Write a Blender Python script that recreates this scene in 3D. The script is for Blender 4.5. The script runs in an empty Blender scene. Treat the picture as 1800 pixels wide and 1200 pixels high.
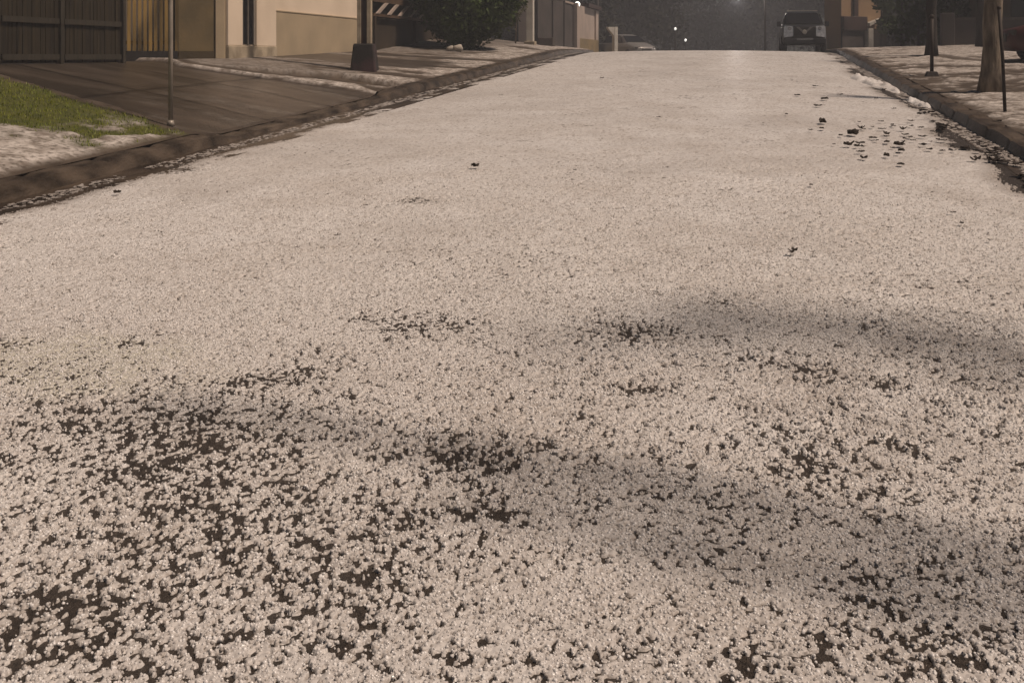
import bpy, bmesh, math, random
import numpy as np
from mathutils import Vector, Matrix

random.seed(7)
rng = np.random.default_rng(11)
scene = bpy.context.scene
COL = scene.collection

# ------------------------------------------------------------------ camera, night light, exposure
H_EYE, FPX, HORIZON, YAW = 1.6, 1800.0, 100.0, math.radians(13.2)   # upright phone photo, lower half kept
CA, SA = math.cos(YAW), math.sin(YAW)
cam = bpy.data.cameras.new('camera')
cam.sensor_width = 36.0
cam.lens = 36.0
cam.shift_y = -(600.0 - HORIZON) / 1800.0
cam.clip_start, cam.clip_end = 0.05, 2000.0
cam_o = bpy.data.objects.new('camera', cam)
COL.objects.link(cam_o)
cam_o.location = (0, 0, H_EYE)
cam_o.rotation_euler = (math.radians(90), 0, YAW)
scene.camera = cam_o

SUN_DIR = Vector((0.54, -0.08, 0.84)).normalized()        # towards the light
world = bpy.data.worlds.new('World')
scene.world = world
world.use_nodes = True
wn = world.node_tree
bg = wn.nodes['Background']
sky = wn.nodes.new('ShaderNodeTexSky')
sky.sky_type = 'NISHITA'
sky.sun_disc = False
sky.sun_elevation = math.asin(SUN_DIR.z)
sky.sun_rotation = math.atan2(SUN_DIR.x, SUN_DIR.y)
wn.links.new(sky.outputs[0], bg.inputs[0])
bg.inputs[1].default_value = 0.012
sun = bpy.data.lights.new('sun', 'SUN')
sun.energy = 3.15
sun.angle = math.radians(4.5)
sun.color = (1.0, 0.795, 0.64)
sun_o = bpy.data.objects.new('sun', sun)
COL.objects.link(sun_o)
sun_o.rotation_euler = SUN_DIR.to_track_quat('Z', 'Y').to_euler()
scene.view_settings.view_transform = 'Standard'
scene.view_settings.look = 'None'
scene.view_settings.exposure = 0.0
scene.view_settings.gamma = 1.0
scene.cycles.max_bounces = 5
scene.cycles.volume_bounces = 0

# ------------------------------------------------------------------ ground shape (metres; the road climbs to a crest)
SL = 0.0503
LEFT_K, RIGHT_K = -6.45, 2.90          # kerb backs
def zc(Y):
    Y = np.asarray(Y, float)
    a = SL * np.clip(Y, -25, 32)
    t = np.clip(Y - 32, 0, 5)
    b = SL * t - SL / 10 * t * t
    t2 = np.clip(Y - 49, 0, 8)
    c = -0.05 / 16 * t2 * t2 - 0.05 * np.clip(Y - 57, 0, 13)
    return a + b + c
def zroad(X, Y):
    X = np.asarray(X, float)
    return zc(Y) + 0.08 * (1 - np.minimum(1.0, ((X + 1.75) / 4.5) ** 2))
HLX, HLY = [4, 13, 20, 28, 36, 50], [1.0, .88, .55, .36, .60, .70]
def zleft(X, Y):
    t = np.clip((LEFT_K - np.asarray(X, float)) / 4.55, 0, 1)
    return zc(Y) + 0.13 + t * (np.interp(Y, HLX, HLY) - 0.13)
def zright(X, Y):
    t = np.clip((np.asarray(X, float) - RIGHT_K) / 6, 0, 1)
    return zc(Y) + 0.13 + t * 0.15
def zg(X, Y):
    if X < LEFT_K: return float(zleft(X, Y))
    if X > RIGHT_K: return float(zright(X, Y))
    return float(zroad(X, Y))
def ray(x, y):
    xc = (x - 900.0) / FPX
    return xc * CA - SA, CA + xc * SA, (HORIZON - y) / FPX
def ground_at(x, y):                   # where a sight line meets the ground
    d = ray(x, y); t = 1.5
    while t < 90:
        if H_EYE + d[2] * t <= zg(d[0] * t, d[1] * t): break
        t += 0.01
    return d[0] * t, d[1] * t
def proj(X, Y, Z):
    D = -SA * X + CA * Y
    return 900 + FPX * (CA * X + SA * Y) / D, HORIZON - FPX * (Z - H_EYE) / D

# ------------------------------------------------------------------ noise in numpy
def vnoise(x, y, seed=0):
    xi, yi = np.floor(x).astype(np.int64), np.floor(y).astype(np.int64)
    fx, fy = x - xi, y - yi
    fx, fy = fx * fx * fx * (fx * (fx * 6 - 15) + 10), fy * fy * fy * (fy * (fy * 6 - 15) + 10)
    def hsh(a, b):
        n = (a * 374761393 + b * 668265263 + seed * 974711) & 0x7fffffff
        n = ((n ^ (n >> 13)) * 1274126177) & 0x7fffffff
        n = ((n ^ (n >> 16)) * 1103515245 + 12345) & 0x7fffffff
        return ((n >> 8) & 0xffff) / 65535.0
    a, b = hsh(xi, yi), hsh(xi + 1, yi)
    c, d = hsh(xi, yi + 1), hsh(xi + 1, yi + 1)
    return (a + (b - a) * fx) * (1 - fy) + (c + (d - c) * fx) * fy
def fbm(x, y, sc, octs=3, seed=0, gain=0.55):
    s, amp, tot = 0, 1.0, 0
    ang = 0.6
    for o in range(octs):
        k = (2.03 ** o) / sc
        ca, sa = math.cos(ang * (o + 1)), math.sin(ang * (o + 1))
        s = s + amp * vnoise((x * ca - y * sa) * k + 37.1 * o, (x * sa + y * ca) * k + 11.7 * o, seed + o)
        tot += amp; amp *= gain
    return s / tot
def sstep(a, b, x):
    t = np.clip((x - a) / (b - a), 0, 1)
    return t * t * (3 - 2 * t)
def in_poly(px, py, poly):
    r = np.zeros(np.shape(px), bool)
    n = len(poly)
    for i in range(n):
        x0, y0 = poly[i]; x1, y1 = poly[(i + 1) % n]
        if y0 == y1: continue
        c = ((y0 > py) != (y1 > py)) & (px < (x1 - x0) * (py - y0) / (y1 - y0) + x0)
        r ^= c
    return r

# ------------------------------------------------------------------ object helpers
def link(o):
    COL.objects.link(o); return o
def obj(name, me_or_bm, mat=None, parent=None, smooth=False, bevel=0.0):
    if isinstance(me_or_bm, bmesh.types.BMesh):
        bmesh.ops.recalc_face_normals(me_or_bm, faces=me_or_bm.faces)
        me = bpy.data.meshes.new(name)
        me_or_bm.to_mesh(me); me_or_bm.free()
    else:
        me = me_or_bm
    o = bpy.data.objects.new(name, me)
    link(o)
    if mat: me.materials.append(mat)
    if smooth:
        me.polygons.foreach_set('use_smooth', [True] * len(me.polygons))
    if parent: o.parent = parent
    if bevel:
        b = o.modifiers.new('bevel', 'BEVEL'); b.width = bevel; b.segments = 2; b.limit_method = 'ANGLE'
    return o
def tag(o, label, cat, group=None):
    o['label'] = label; o['category'] = cat
    if group: o['group'] = group
    return o
def thing(name, label, cat, loc=(0, 0, 0), rz=0.0, group=None):
    o = bpy.data.objects.new(name, None); link(o)
    o.empty_display_size = 0.2
    o.location = loc; o.rotation_euler = (0, 0, rz)
    return tag(o, label, cat, group)
def structure(o):
    o['kind'] = 'structure'; return o
def stuff(o, label=None):
    o['kind'] = 'stuff'
    if label: o['label'] = label
    return o
def copy_thing(root):
    r = root.copy(); link(r)
    for ch in list(root.children):
        c = ch.copy(); link(c); c.parent = r
        for g in list(ch.children):
            d = g.copy(); link(d); d.parent = c
    return r
def np_mesh(name, verts, quads, attrs=None):
    me = bpy.data.meshes.new(name)
    verts = np.asarray(verts, np.float32); quads = np.asarray(quads, np.int32)
    k = quads.shape[1]
    me.vertices.add(len(verts)); me.vertices.foreach_set('co', verts.ravel())
    me.loops.add(quads.size); me.loops.foreach_set('vertex_index', quads.ravel())
    me.polygons.add(len(quads))
    me.polygons.foreach_set('loop_start', np.arange(0, quads.size, k, dtype=np.int32))
    me.polygons.foreach_set('loop_total', np.full(len(quads), k, np.int32))
    me.update(calc_edges=True)
    for n, v in (attrs or {}).items():
        at = me.attributes.new(n, 'FLOAT', 'POINT')
        at.data.foreach_set('value', np.asarray(v, np.float32).ravel())
    return me
def grid_mesh(name, XX, YY, ZZ, attrs=None, keep=None):
    n, m = XX.shape
    idx = np.arange(n * m).reshape(n, m)
    q = np.stack([idx[:-1, :-1], idx[:-1, 1:], idx[1:, 1:], idx[1:, :-1]], -1).reshape(-1, 4)
    if keep is not None:
        k = keep
        ok = (k[:-1, :-1] | k[:-1, 1:] | k[1:, 1:] | k[1:, :-1]).ravel()
        q = q[ok]
    V = np.stack([XX, YY, ZZ], -1).reshape(-1, 3)
    used = np.unique(q); remap = np.full(n * m, -1, np.int64); remap[used] = np.arange(len(used))
    at = {a: np.asarray(v).ravel()[used] for a, v in (attrs or {}).items()}
    # make faces look up
    me = np_mesh(name, V[used], remap[q], at)
    if len(me.polygons) and me.polygons[0].normal.z < 0:
        me.flip_normals()
    me.polygons.foreach_set('use_smooth', [True] * len(me.polygons))
    return me
def add_box(bm, x0, x1, y0, y1, z0, z1, taper=0.0, M=None):
    r = bmesh.ops.create_cube(bm, size=1.0)['verts']
    cx, cy = (x0 + x1) / 2, (y0 + y1) / 2
    for v in r:
        top = v.co.z > 0
        k = 1 - taper if top else 1
        v.co = Vector((cx + v.co.x * (x1 - x0) * k, cy + v.co.y * (y1 - y0) * k, z1 if top else z0))
        if M: v.co = M @ v.co
    return r
def add_tube(bm, pts, radii, seg=10, cap=True):
    pts = [Vector(p) for p in pts]
    if not hasattr(radii, '__len__'): radii = [radii] * len(pts)
    rings = []
    for i, p in enumerate(pts):
        d = (pts[min(i + 1, len(pts) - 1)] - pts[max(i - 1, 0)]).normalized()
        a = Vector((0, 0, 1)) if abs(d.z) < 0.9 else Vector((1, 0, 0))
        u = d.cross(a).normalized(); w = d.cross(u).normalized()
        rings.append([bm.verts.new(p + (u * math.cos(k / seg * 2 * math.pi) + w * math.sin(k / seg * 2 * math.pi)) * radii[i]) for k in range(seg)])
    for i in range(len(rings) - 1):
        for k in range(seg):
            bm.faces.new((rings[i][k], rings[i][(k + 1) % seg], rings[i + 1][(k + 1) % seg], rings[i + 1][k]))
    if cap:
        bm.faces.new(rings[0]); bm.faces.new(rings[-1])
def add_ball(bm, c, r, sub=2, squash=(1, 1, 1)):
    vs = bmesh.ops.create_icosphere(bm, subdivisions=sub, radius=1.0)['verts']
    for v in vs:
        v.co = Vector((c[0] + v.co.x * r * squash[0], c[1] + v.co.y * r * squash[1], c[2] + v.co.z * r * squash[2]))
    return vs
def add_loft(bm, rings, close_ends=True):
    R = [[bm.verts.new(p) for p in ring] for ring in rings]
    n = len(R[0])
    for a, b in zip(R[:-1], R[1:]):
        for k in range(n):
            bm.faces.new((a[k], a[(k + 1) % n], b[(k + 1) % n], b[k]))
    if close_ends:
        bm.faces.new(R[0]); bm.faces.new(R[-1])
def add_panel(bm, pts, thick, nrm):     # a polygon given a real thickness
    n = Vector(nrm).normalized() * thick
    a = [bm.verts.new(Vector(p)) for p in pts]; b = [bm.verts.new(Vector(p) + n) for p in pts]
    bm.faces.new(a); bm.faces.new(b)
    for i in range(len(pts)):
        j = (i + 1) % len(pts)
        bm.faces.new((a[i], a[j], b[j], b[i]))

# ------------------------------------------------------------------ materials
def mat(name, c1, c2=None, scale=3.0, rough=0.8, bump=0.0, bscale=None, stretch=(1, 1, 1), metal=0.0, detail=5, lo=0.35, hi=0.65, spec=0.5, emit=None, estr=0.0):
    m = bpy.data.materials.new(name); m.use_nodes = True
    nt = m.node_tree; p = nt.nodes['Principled BSDF']
    p.inputs['Roughness'].default_value = rough
    p.inputs['Metallic'].default_value = metal
    p.inputs['Specular IOR Level'].default_value = spec
    tc = nt.nodes.new('ShaderNodeTexCoord')
    mp = nt.nodes.new('ShaderNodeMapping'); mp.inputs['Scale'].default_value = stretch
    nt.links.new(tc.outputs['Object'], mp.inputs[0])
    c2 = c2 or tuple(v * 0.8 for v in c1)
    nz = nt.nodes.new('ShaderNodeTexNoise'); nz.inputs['Scale'].default_value = scale; nz.inputs['Detail'].default_value = detail
    nt.links.new(mp.outputs[0], nz.inputs['Vector'])
    rp = nt.nodes.new('ShaderNodeValToRGB')
    rp.color_ramp.elements[0].position = lo; rp.color_ramp.elements[0].color = (*c1, 1)
    rp.color_ramp.elements[1].position = hi; rp.color_ramp.elements[1].color = (*c2, 1)
    nt.links.new(nz.outputs[0], rp.inputs[0]); nt.links.new(rp.outputs[0], p.inputs['Base Color'])
    if bump:
        n2 = nt.nodes.new('ShaderNodeTexNoise'); n2.inputs['Scale'].default_value = bscale or scale * 8; n2.inputs['Detail'].default_value = 4
        nt.links.new(mp.outputs[0], n2.inputs['Vector'])
        b = nt.nodes.new('ShaderNodeBump'); b.inputs['Strength'].default_value = bump; b.inputs['Distance'].default_value = 0.02
        nt.links.new(n2.outputs[0], b.inputs['Height']); nt.links.new(b.outputs[0], p.inputs['Normal'])
    if emit:
        p.inputs['Emission Color'].default_value = (*emit, 1); p.inputs['Emission Strength'].default_value = estr
    return m
M = {}
M['asphalt'] = mat('asphalt', (.036, .028, .022), (.085, .067, .054), 55, .42, .9, 190)
M['gutter'] = mat('wet_concrete', (.030, .022, .016), (.115, .088, .066), 4, .32, .6, 40, (1, .4, 1), spec=.45, detail=9)
M['kerb'] = mat('kerb_concrete', (.034, .026, .019), (.125, .098, .074), 5.0, .45, .5, 40, (1, .5, 1), spec=.3)
M['earth'] = mat('earth', (.05, .04, .03), (.08, .06, .045), 1.0, .9, .4, 6)
M['cream'] = mat('cream_plaster', (.82, .70, .56), (.72, .61, .48), 1.2, .9, .15, 30)
M['tan'] = mat('tan_plaster', (.46, .375, .255), (.39, .32, .22), 1.5, .9, .2, 30)
M['base'] = mat('stained_base', (.50, .43, .32), (.28, .235, .17), 3.5, .9, .3, 30)
M['dwall'] = mat('brown_render', (.085, .062, .032), (.055, .044, .026), 1.6, .9, .2, 20)
M['ywall'] = mat('olive_render', (.20, .15, .075), (.12, .095, .05), 1.3, .9, .2, 16)
M['wood'] = mat('dark_gate_wood', (.036, .026, .011), (.014, .010, .005), 5, .7, .3, 20, (3, 3, .25))
M['woodframe'] = mat('gate_frame_wood', (.05, .042, .03), (.03, .026, .018), 5, .7, .3, 20, (3, 3, .3))
M['amber'] = mat('amber_slats', (.36, .235, .070), (.10, .066, .018), 1.1, .6, .2, 20, (2.5, 2.5, .45), lo=.4, hi=.6)
M['dark'] = mat('dark_plastic', (.014, .012, .010), (.022, .018, .015), 6, .6)
M['metal'] = mat('galvanised_metal', (.40, .36, .31), (.30, .27, .23), 8, .45, .1, 30, metal=.2)
M['white'] = mat('white_paint', (.62, .60, .54), (.50, .47, .42), 3, .7, .1, 30)
M['sleeve'] = mat('painted_sleeve', (.020, .017, .015), (.075, .036, .040), 2.2, .6, .2, 30, lo=.45, hi=.7)
M['rust'] = mat('rusty_dark_metal', (.035, .024, .018), (.022, .016, .013), 6, .7, .2, 40)
M['bark'] = mat('bark', (.27, .225, .175), (.09, .072, .055), 5, .9, .9, 22, (2, 2, .5))
M['darkbark'] = mat('dark_bark', (.032, .026, .021), (.02, .016, .013), 5, .9, .8, 22, (2, 2, .5))
M['leaf'] = mat('dark_leaf', (.048, .080, .012), (.020, .034, .006), 1.2, .7, spec=.25)
M['leaf2'] = mat('yellow_green_leaf', (.13, .12, .035), (.06, .065, .02), 2.5, .6)
M['farleaf'] = mat('far_leaf', (.034, .034, .024), (.024, .025, .018), .5, .9, spec=.1)
M['roofwood'] = mat('rafter_wood', (.115, .070, .042), (.07, .045, .028), 4, .7, .2, 20)
M['carportdark'] = mat('carport_back', (.050, .033, .016), (.026, .018, .010), 1.3, .8, .2, 10, (1, 1, .4))
M['greywall'] = mat('grey_wall', (.085, .070, .064), (.050, .044, .040), 1.0, .9, .2, 12)
M['palegrey'] = mat('pale_wall', (.46, .38, .33), (.37, .31, .27), .9, .9, .2, 12)
M['ochre'] = mat('ochre_plinth', (.28, .205, .10), (.20, .155, .085), 1.2, .9, .2, 12)
M['orange'] = mat('apricot_wall', (.36, .24, .135), (.28, .19, .12), .9, .9, .2, 12)
M['maroon'] = mat('maroon_board', (.055, .028, .022), (.035, .022, .02), 2, .7)
M['carpaint'] = mat('charcoal_paint', (.012, .012, .013), (.016, .016, .017), 3, .3)
M['glass'] = mat('dark_glass', (.008, .008, .009), (.012, .012, .013), 2, .08)
M['chrome'] = mat('chrome', (.62, .61, .62), (.5, .5, .5), 5, .25, metal=.85)
M['lens'] = mat('headlight_lens', (.46, .45, .46), (.22, .21, .22), 9, .3, metal=.2, emit=(1, .98, .98), estr=.06)
M['unlit'] = mat('unlit_lens', (.06, .055, .05), (.04, .035, .03), 6, .4)
M['rubber'] = mat('tyre_rubber', (.012, .012, .012), (.02, .02, .02), 9, .85)
M['silver'] = mat('silver_paint', (.26, .25, .24), (.22, .21, .20), 3, .35, metal=.3)
M['red'] = mat('dark_red_paint', (.060, .010, .006), (.042, .009, .006), 2, .55)
M['litter'] = mat('dead_leaf', (.022, .015, .010), (.040, .027, .018), 9, .7, .4, 40)
M['soilroot'] = mat('stone', (.5, .46, .4), (.4, .37, .32), 6, .8)
M['lamp'] = mat('lit_globe', (.9, .9, .85), (.9, .9, .85), 3, .4, emit=(1, .98, .9), estr=2.2)
M['lampfar'] = mat('lit_lamp_head', (.9, .9, .85), (.9, .9, .85), 3, .4, emit=(1, .99, .92), estr=1.0)

def ice_mat(name, slush=True):
    m = bpy.data.materials.new(name); m.use_nodes = True
    nt = m.node_tree; p = nt.nodes['Principled BSDF']
    p.inputs['Roughness'].default_value = .42
    p.inputs['Specular IOR Level'].default_value = .35
    tc = nt.nodes.new('ShaderNodeTexCoord')
    n1 = nt.nodes.new('ShaderNodeTexNoise'); n1.inputs['Scale'].default_value = 1.3; n1.inputs['Detail'].default_value = 8; n1.inputs['Roughness'].default_value = .65
    nt.links.new(tc.outputs['Object'], n1.inputs['Vector'])
    rp = nt.nodes.new('ShaderNodeValToRGB')
    rp.color_ramp.elements[0].position = .32; rp.color_ramp.elements[0].color = (.72, .69, .66, 1)
    rp.color_ramp.elements[1].position = .66; rp.color_ramp.elements[1].color = (.86, .85, .84, 1)
    nt.links.new(n1.outputs[0], rp.inputs[0])
    col = rp.outputs[0]
    if slush:
        for nm, c in (('slush', (.30, .265, .235, 1)), ('algae', (.58, .57, .48, 1))):  # slush tint also colours the painted shadow bands
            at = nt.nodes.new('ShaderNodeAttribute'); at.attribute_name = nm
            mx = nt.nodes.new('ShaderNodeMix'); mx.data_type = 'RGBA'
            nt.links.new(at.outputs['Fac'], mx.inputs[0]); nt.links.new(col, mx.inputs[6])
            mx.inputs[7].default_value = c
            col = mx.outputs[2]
        # grains: small voronoi beads, where the layer is a loose sheet of hail
        vo = nt.nodes.new('ShaderNodeTexVoronoi'); vo.inputs['Scale'].default_value = 62
        nt.links.new(tc.outputs['Object'], vo.inputs['Vector'])
        n2 = nt.nodes.new('ShaderNodeTexNoise'); n2.inputs['Scale'].default_value = 26; n2.inputs['Detail'].default_value = 4
        nt.links.new(tc.outputs['Object'], n2.inputs['Vector'])
        ad = nt.nodes.new('ShaderNodeMath'); ad.operation = 'SUBTRACT'
        nt.links.new(n2.outputs[0], ad.inputs[0]); nt.links.new(vo.outputs['Distance'], ad.inputs[1])
        b = nt.nodes.new('ShaderNodeBump'); b.inputs['Strength'].default_value = .45; b.inputs['Distance'].default_value = .012
        nt.links.new(ad.outputs[0], b.inputs['Height']); nt.links.new(b.outputs[0], p.inputs['Normal'])
    nt.links.new(col, p.inputs['Base Color'])
    return m
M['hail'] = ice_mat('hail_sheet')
M['stone'] = ice_mat('hailstone_ice', False)
_p = M['stone'].node_tree.nodes['Principled BSDF']; _p.inputs['Roughness'].default_value = .16; _p.inputs['Specular IOR Level'].default_value = .5
_oi = M['stone'].node_tree.nodes.new('ShaderNodeObjectInfo'); _rp = M['stone'].node_tree.nodes.new('ShaderNodeValToRGB')   # clear ice to milky ice
_rp.color_ramp.elements[0].position = .0; _rp.color_ramp.elements[0].color = (.40, .37, .345, 1)
_rp.color_ramp.elements[1].position = .75; _rp.color_ramp.elements[1].color = (.86, .85, .84, 1)
M['stone'].node_tree.links.new(_oi.outputs['Random'], _rp.inputs[0]); M['stone'].node_tree.links.new(_rp.outputs[0], _p.inputs['Base Color'])

def verge_mat(name):
    m = bpy.data.materials.new(name); m.use_nodes = True
    nt = m.node_tree; p = nt.nodes['Principled BSDF']
    tc = nt.nodes.new('ShaderNodeTexCoord')
    def noise(s, d=5, st=(1, 1, 1)):
        mp = nt.nodes.new('ShaderNodeMapping'); mp.inputs['Scale'].default_value = st
        nt.links.new(tc.outputs['Object'], mp.inputs[0])
        n = nt.nodes.new('ShaderNodeTexNoise'); n.inputs['Scale'].default_value = s; n.inputs['Detail'].default_value = d
        nt.links.new(mp.outputs[0], n.inputs['Vector']); return n.outputs[0]
    def ramp(fac, a, b, lo=.35, hi=.65):
        r = nt.nodes.new('ShaderNodeValToRGB')
        r.color_ramp.elements[0].position = lo; r.color_ramp.elements[0].color = (*a, 1)
        r.color_ramp.elements[1].position = hi; r.color_ramp.elements[1].color = (*b, 1)
        nt.links.new(fac, r.inputs[0]); return r.outputs[0]
    def mix(f, a, b):
        x = nt.nodes.new('ShaderNodeMix'); x.data_type = 'RGBA'
        nt.links.new(f, x.inputs[0]); nt.links.new(a, x.inputs[6]); nt.links.new(b, x.inputs[7]); return x.outputs[2]
    def attr(n):
        a = nt.nodes.new('ShaderNodeAttribute'); a.attribute_name = n; return a.outputs['Fac']
    soil = ramp(noise(3), (.050, .036, .024), (.100, .076, .055))
    drive = ramp(noise(1.3, 6, (.5, 1.6, 1)), (.042, .033, .025), (.105, .084, .068), .4, .75)
    turf = ramp(noise(6), (.055, .065, .010), (.095, .10, .016))
    ice = ramp(noise(5, 8), (.24, .205, .175), (.64, .60, .56), .32, .62)
    c = mix(attr('drive'), soil, drive)
    c = mix(attr('turf'), c, turf)
    br = nt.nodes.new('ShaderNodeMapRange'); br.inputs['From Min'].default_value = .36; br.inputs['From Max'].default_value = .52
    br.inputs['To Min'].default_value = .30; br.inputs['To Max'].default_value = 1.0
    nt.links.new(noise(17, 6), br.inputs[0])
    ml = nt.nodes.new('ShaderNodeMath'); ml.operation = 'MULTIPLY'
    nt.links.new(attr('ice'), ml.inputs[0]); nt.links.new(br.outputs[0], ml.inputs[1])
    c = mix(ml.outputs[0], c, ice)
    dk = nt.nodes.new('ShaderNodeRGB'); dk.outputs[0].default_value = (.014, .010, .007, 1)
    c = mix(attr('joint'), c, dk.outputs[0])
    nt.links.new(c, p.inputs['Base Color'])
    mr = nt.nodes.new('ShaderNodeMapRange'); mr.inputs['To Min'].default_value = .85; mr.inputs['To Max'].default_value = .33
    nt.links.new(attr('drive'), mr.inputs[0]); nt.links.new(mr.outputs[0], p.inputs['Roughness'])
    b = nt.nodes.new('ShaderNodeBump'); b.inputs['Strength'].default_value = .4; b.inputs['Distance'].default_value = .02
    nt.links.new(noise(35, 4), b.inputs['Height']); nt.links.new(b.outputs[0], p.inputs['Normal'])
    return m
M['verge'] = verge_mat('verge_surface')

# ------------------------------------------------------------------ THE SETTING
ys = np.concatenate([np.array([-120, -60, -25]), np.arange(-20, 80, 1.0), np.array([100, 150, 300, 900])])
xs = np.array([-600, -200, -80, -30, -12, -6, -2, 2, 6, 12, 30, 80, 200, 600.])
XX, YY = np.meshgrid(xs, ys)
structure(obj('ground', grid_mesh('ground', XX, YY, zc(YY) - 0.22), M['earth']))

yr = np.arange(-6, 76, 0.5)
XX, YY = np.meshgrid(np.linspace(-5.72, 2.36, 24), yr)
structure(obj('road', grid_mesh('road', XX, YY, zroad(XX, YY)), M['asphalt']))
def strip(name, profile, y0, y1, m, step=0.25, wob=0.0):
    ys = np.arange(y0, y1, step)
    P = np.array(profile)
    XX = np.repeat(P[None, :, 0], len(ys), 0); YY = np.repeat(ys[:, None], len(P), 1)
    ZZ = zc(YY) + P[None, :, 1]
    if name == 'kerb' and P[0, 0] < 0:
        dr = sstep(10.9, 11.7, ys) * (1 - sstep(16.7, 17.4, ys))
        ZZ = zc(YY) + np.where(P[None, :, 1] > .05, P[None, :, 1] * (1 - .62 * dr[:, None]), P[None, :, 1])
    if name == 'kerb':
        nt_ = (np.arange(len(ys)) % 10 == 0)[:, None] * (P[None, :, 1] > .05)
        ZZ = ZZ - .022 * nt_; YY = YY + 0
    if wob:
        ZZ = ZZ + wob * (fbm(XX * 1.0 + 9, YY, .8, 3, 5) - .5); XX = XX + wob * 1.5 * (fbm(YY, XX * .3, 1.6, 3, 8) - .5)
    me = grid_mesh(name, XX, YY, ZZ)
    me.polygons.foreach_set('use_smooth', [False] * len(me.polygons))
    return structure(obj(name, me, m))
zl0, zr0 = float(zroad(-5.72, 0)), float(zroad(2.36, 0))
strip('gutter', [(-6.17, -.005), (-5.95, -.012), (-5.722, zl0 + .003), (-5.40, float(zroad(-5.40, 0)) + .006)], -6, 41, M['gutter'], wob=.014)
strip('kerb', [(-6.45, .10), (-6.44, .135), (-6.27, .13), (-6.22, .115), (-6.172, -.03)], -6, 41, M['kerb'], step=.10, wob=.045)
strip('gutter', [(2.362, zr0), (2.50, -.012), (2.64, -.005)], -6, 41, M['gutter'], wob=.014)
strip('kerb', [(2.642, -.03), (2.70, .115), (2.75, .13), (2.89, .135), (2.90, .10)], -6, 41, M['kerb'], step=.10, wob=.06)

# left verge: lawn, sunken wet driveway, banks of hail
xs = np.arange(-22, -6.44, 0.06); ys = np.arange(3.0, 42, 0.06)
XX, YY = np.meshgrid(xs, ys)
nA = fbm(XX, YY, .9, 4, 3); nB = fbm(XX, YY, .28, 3, 17); nC = fbm(XX * .35, YY, .5, 3, 29)
near_e = 11.15 + (LEFT_K - XX) * .30 + (nA - .5) * .5
far_e = 17.0 + (nA - .5) * .15 + np.clip(-10.2 - XX, 0, 4) * .85
drv = sstep(-.06, .06, YY - near_e) * (1 - sstep(-.05, .05, YY - far_e)) * sstep(.02, .12, LEFT_K - XX)
edge_soil = sstep(.26, .1, np.abs(YY - near_e + .06) + (nB - .5) * .3)
turf = (1 - sstep(-.22, -.02, YY - near_e)) * sstep(8.9, 9.5, YY + (nA - .5) * 1.6 + np.clip(-7.0 - XX, 0, 3) * .35) * sstep(.05, .3, LEFT_K - XX + (nB - .5) * .4)
ice = np.zeros_like(XX)
front = (1 - sstep(9.1, 9.8, YY + (nA - .5) * 1.6 + np.clip(-7.0 - XX, 0, 3) * .35)) * sstep(.05, .22, LEFT_K - XX + (nA - .5) * .3)
ice = np.maximum(ice, front * sstep(.30, .42, nB + nA * .25))
fringe = sstep(1.3, .35, (LEFT_K - XX) + (nA - .5) * 1.3) * (1 - sstep(-.5, -.15, YY - near_e)) * sstep(.08, .2, LEFT_K - XX)
ice = np.maximum(ice, fringe * sstep(.50, .60, nB * .6 + nA * .5))
tip = np.exp(-(((XX + 6.75) / .22) ** 2 + ((YY - 11.55) / .28) ** 2))
ice = np.maximum(ice, sstep(.45, .6, tip + (nB - .5) * .4))
# hail along the far side of the driveway
w = (.07 + .22 * sstep(-9.0, -7.4, XX)) * (.25 + .75 * sstep(-6.5, -7.1, XX))
strip_d = np.abs(YY - far_e - w)
ice = np.maximum(ice, sstep(1.0, .75, strip_d / w + (nB - .5) * .7))
bank = in_poly(XX + (nA - .5) * .3, YY + (nA - .5) * .3, [(-10.6, 17.6), (-9.7, 18.1), (-8.1, 19.3), (-6.55, 18.7), (-6.55, 17.75), (-7.5, 17.55), (-9.2, 17.45)]).astype(float)
beyond = sstep(.0, .2, YY - far_e - .55) * (1 - bank)
bands = sstep(.34, .50, nA * .5 + nC * .5 + .10 * np.sin(YY * 1.9 + XX * .3))
dark2 = sstep(21.8, 22.2, YY + (nA - .5)) * (1 - sstep(24.6, 25.2, YY + (nA - .5) + (XX + 6.5) * .05)) * sstep(-12, -11, XX) * (1 - sstep(-7.6, -7.0, XX))
dark3 = sstep(25.8, 26.1, YY + (nA - .5)) * (1 - sstep(26.8, 27.4, YY + (nA - .5))) * (1 - sstep(-7.6, -7.0, XX))
ice = np.maximum(ice, beyond * (.38 + .62 * sstep(-8.6, -7.2, XX + (nA - .5) * 1.5)) * bands * (1 - .93 * dark2) * (1 - .9 * dark3) * sstep(.03, .16, LEFT_K - XX + (nB - .5) * .2))
yard = sstep(-10.9, -11.3, XX)
ice = ice * (1 - yard * (YY > 17) * (strip_d > w * 1.2))
drv2 = np.clip(drv + np.maximum(dark2, dark3) * .8, 0, 1)
ice = ice * (1 - drv) + .15 * drv * sstep(-9.5, -7.0, XX) * sstep(.50, .66, fbm(XX * .8, YY * 1.6, .8, 5, 33))
turf = turf * (1 - ice) * (1 - edge_soil)
joint = np.zeros_like(XX)
for j0 in (13.0, 15.1):
    joint = np.maximum(joint, drv * sstep(.075, .03, np.abs(YY - j0 - (LEFT_K - XX) * .12 + (nA - .5) * .12)))
joint = np.maximum(joint, drv * sstep(.07, .03, np.abs(XX + 8.7 + (nA - .5) * .1)))
ZZ = zleft(XX, YY) + .028 * ice + .012 * (nB - .5) - .05 * drv * sstep(0, 1.2, LEFT_K - XX) - .078 * sstep(10.9, 11.7, YY) * (1 - sstep(16.7, 17.4, YY)) * sstep(1.3, .0, LEFT_K - XX) - .10 * bank * sstep(17.6, 18.6, YY)
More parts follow.
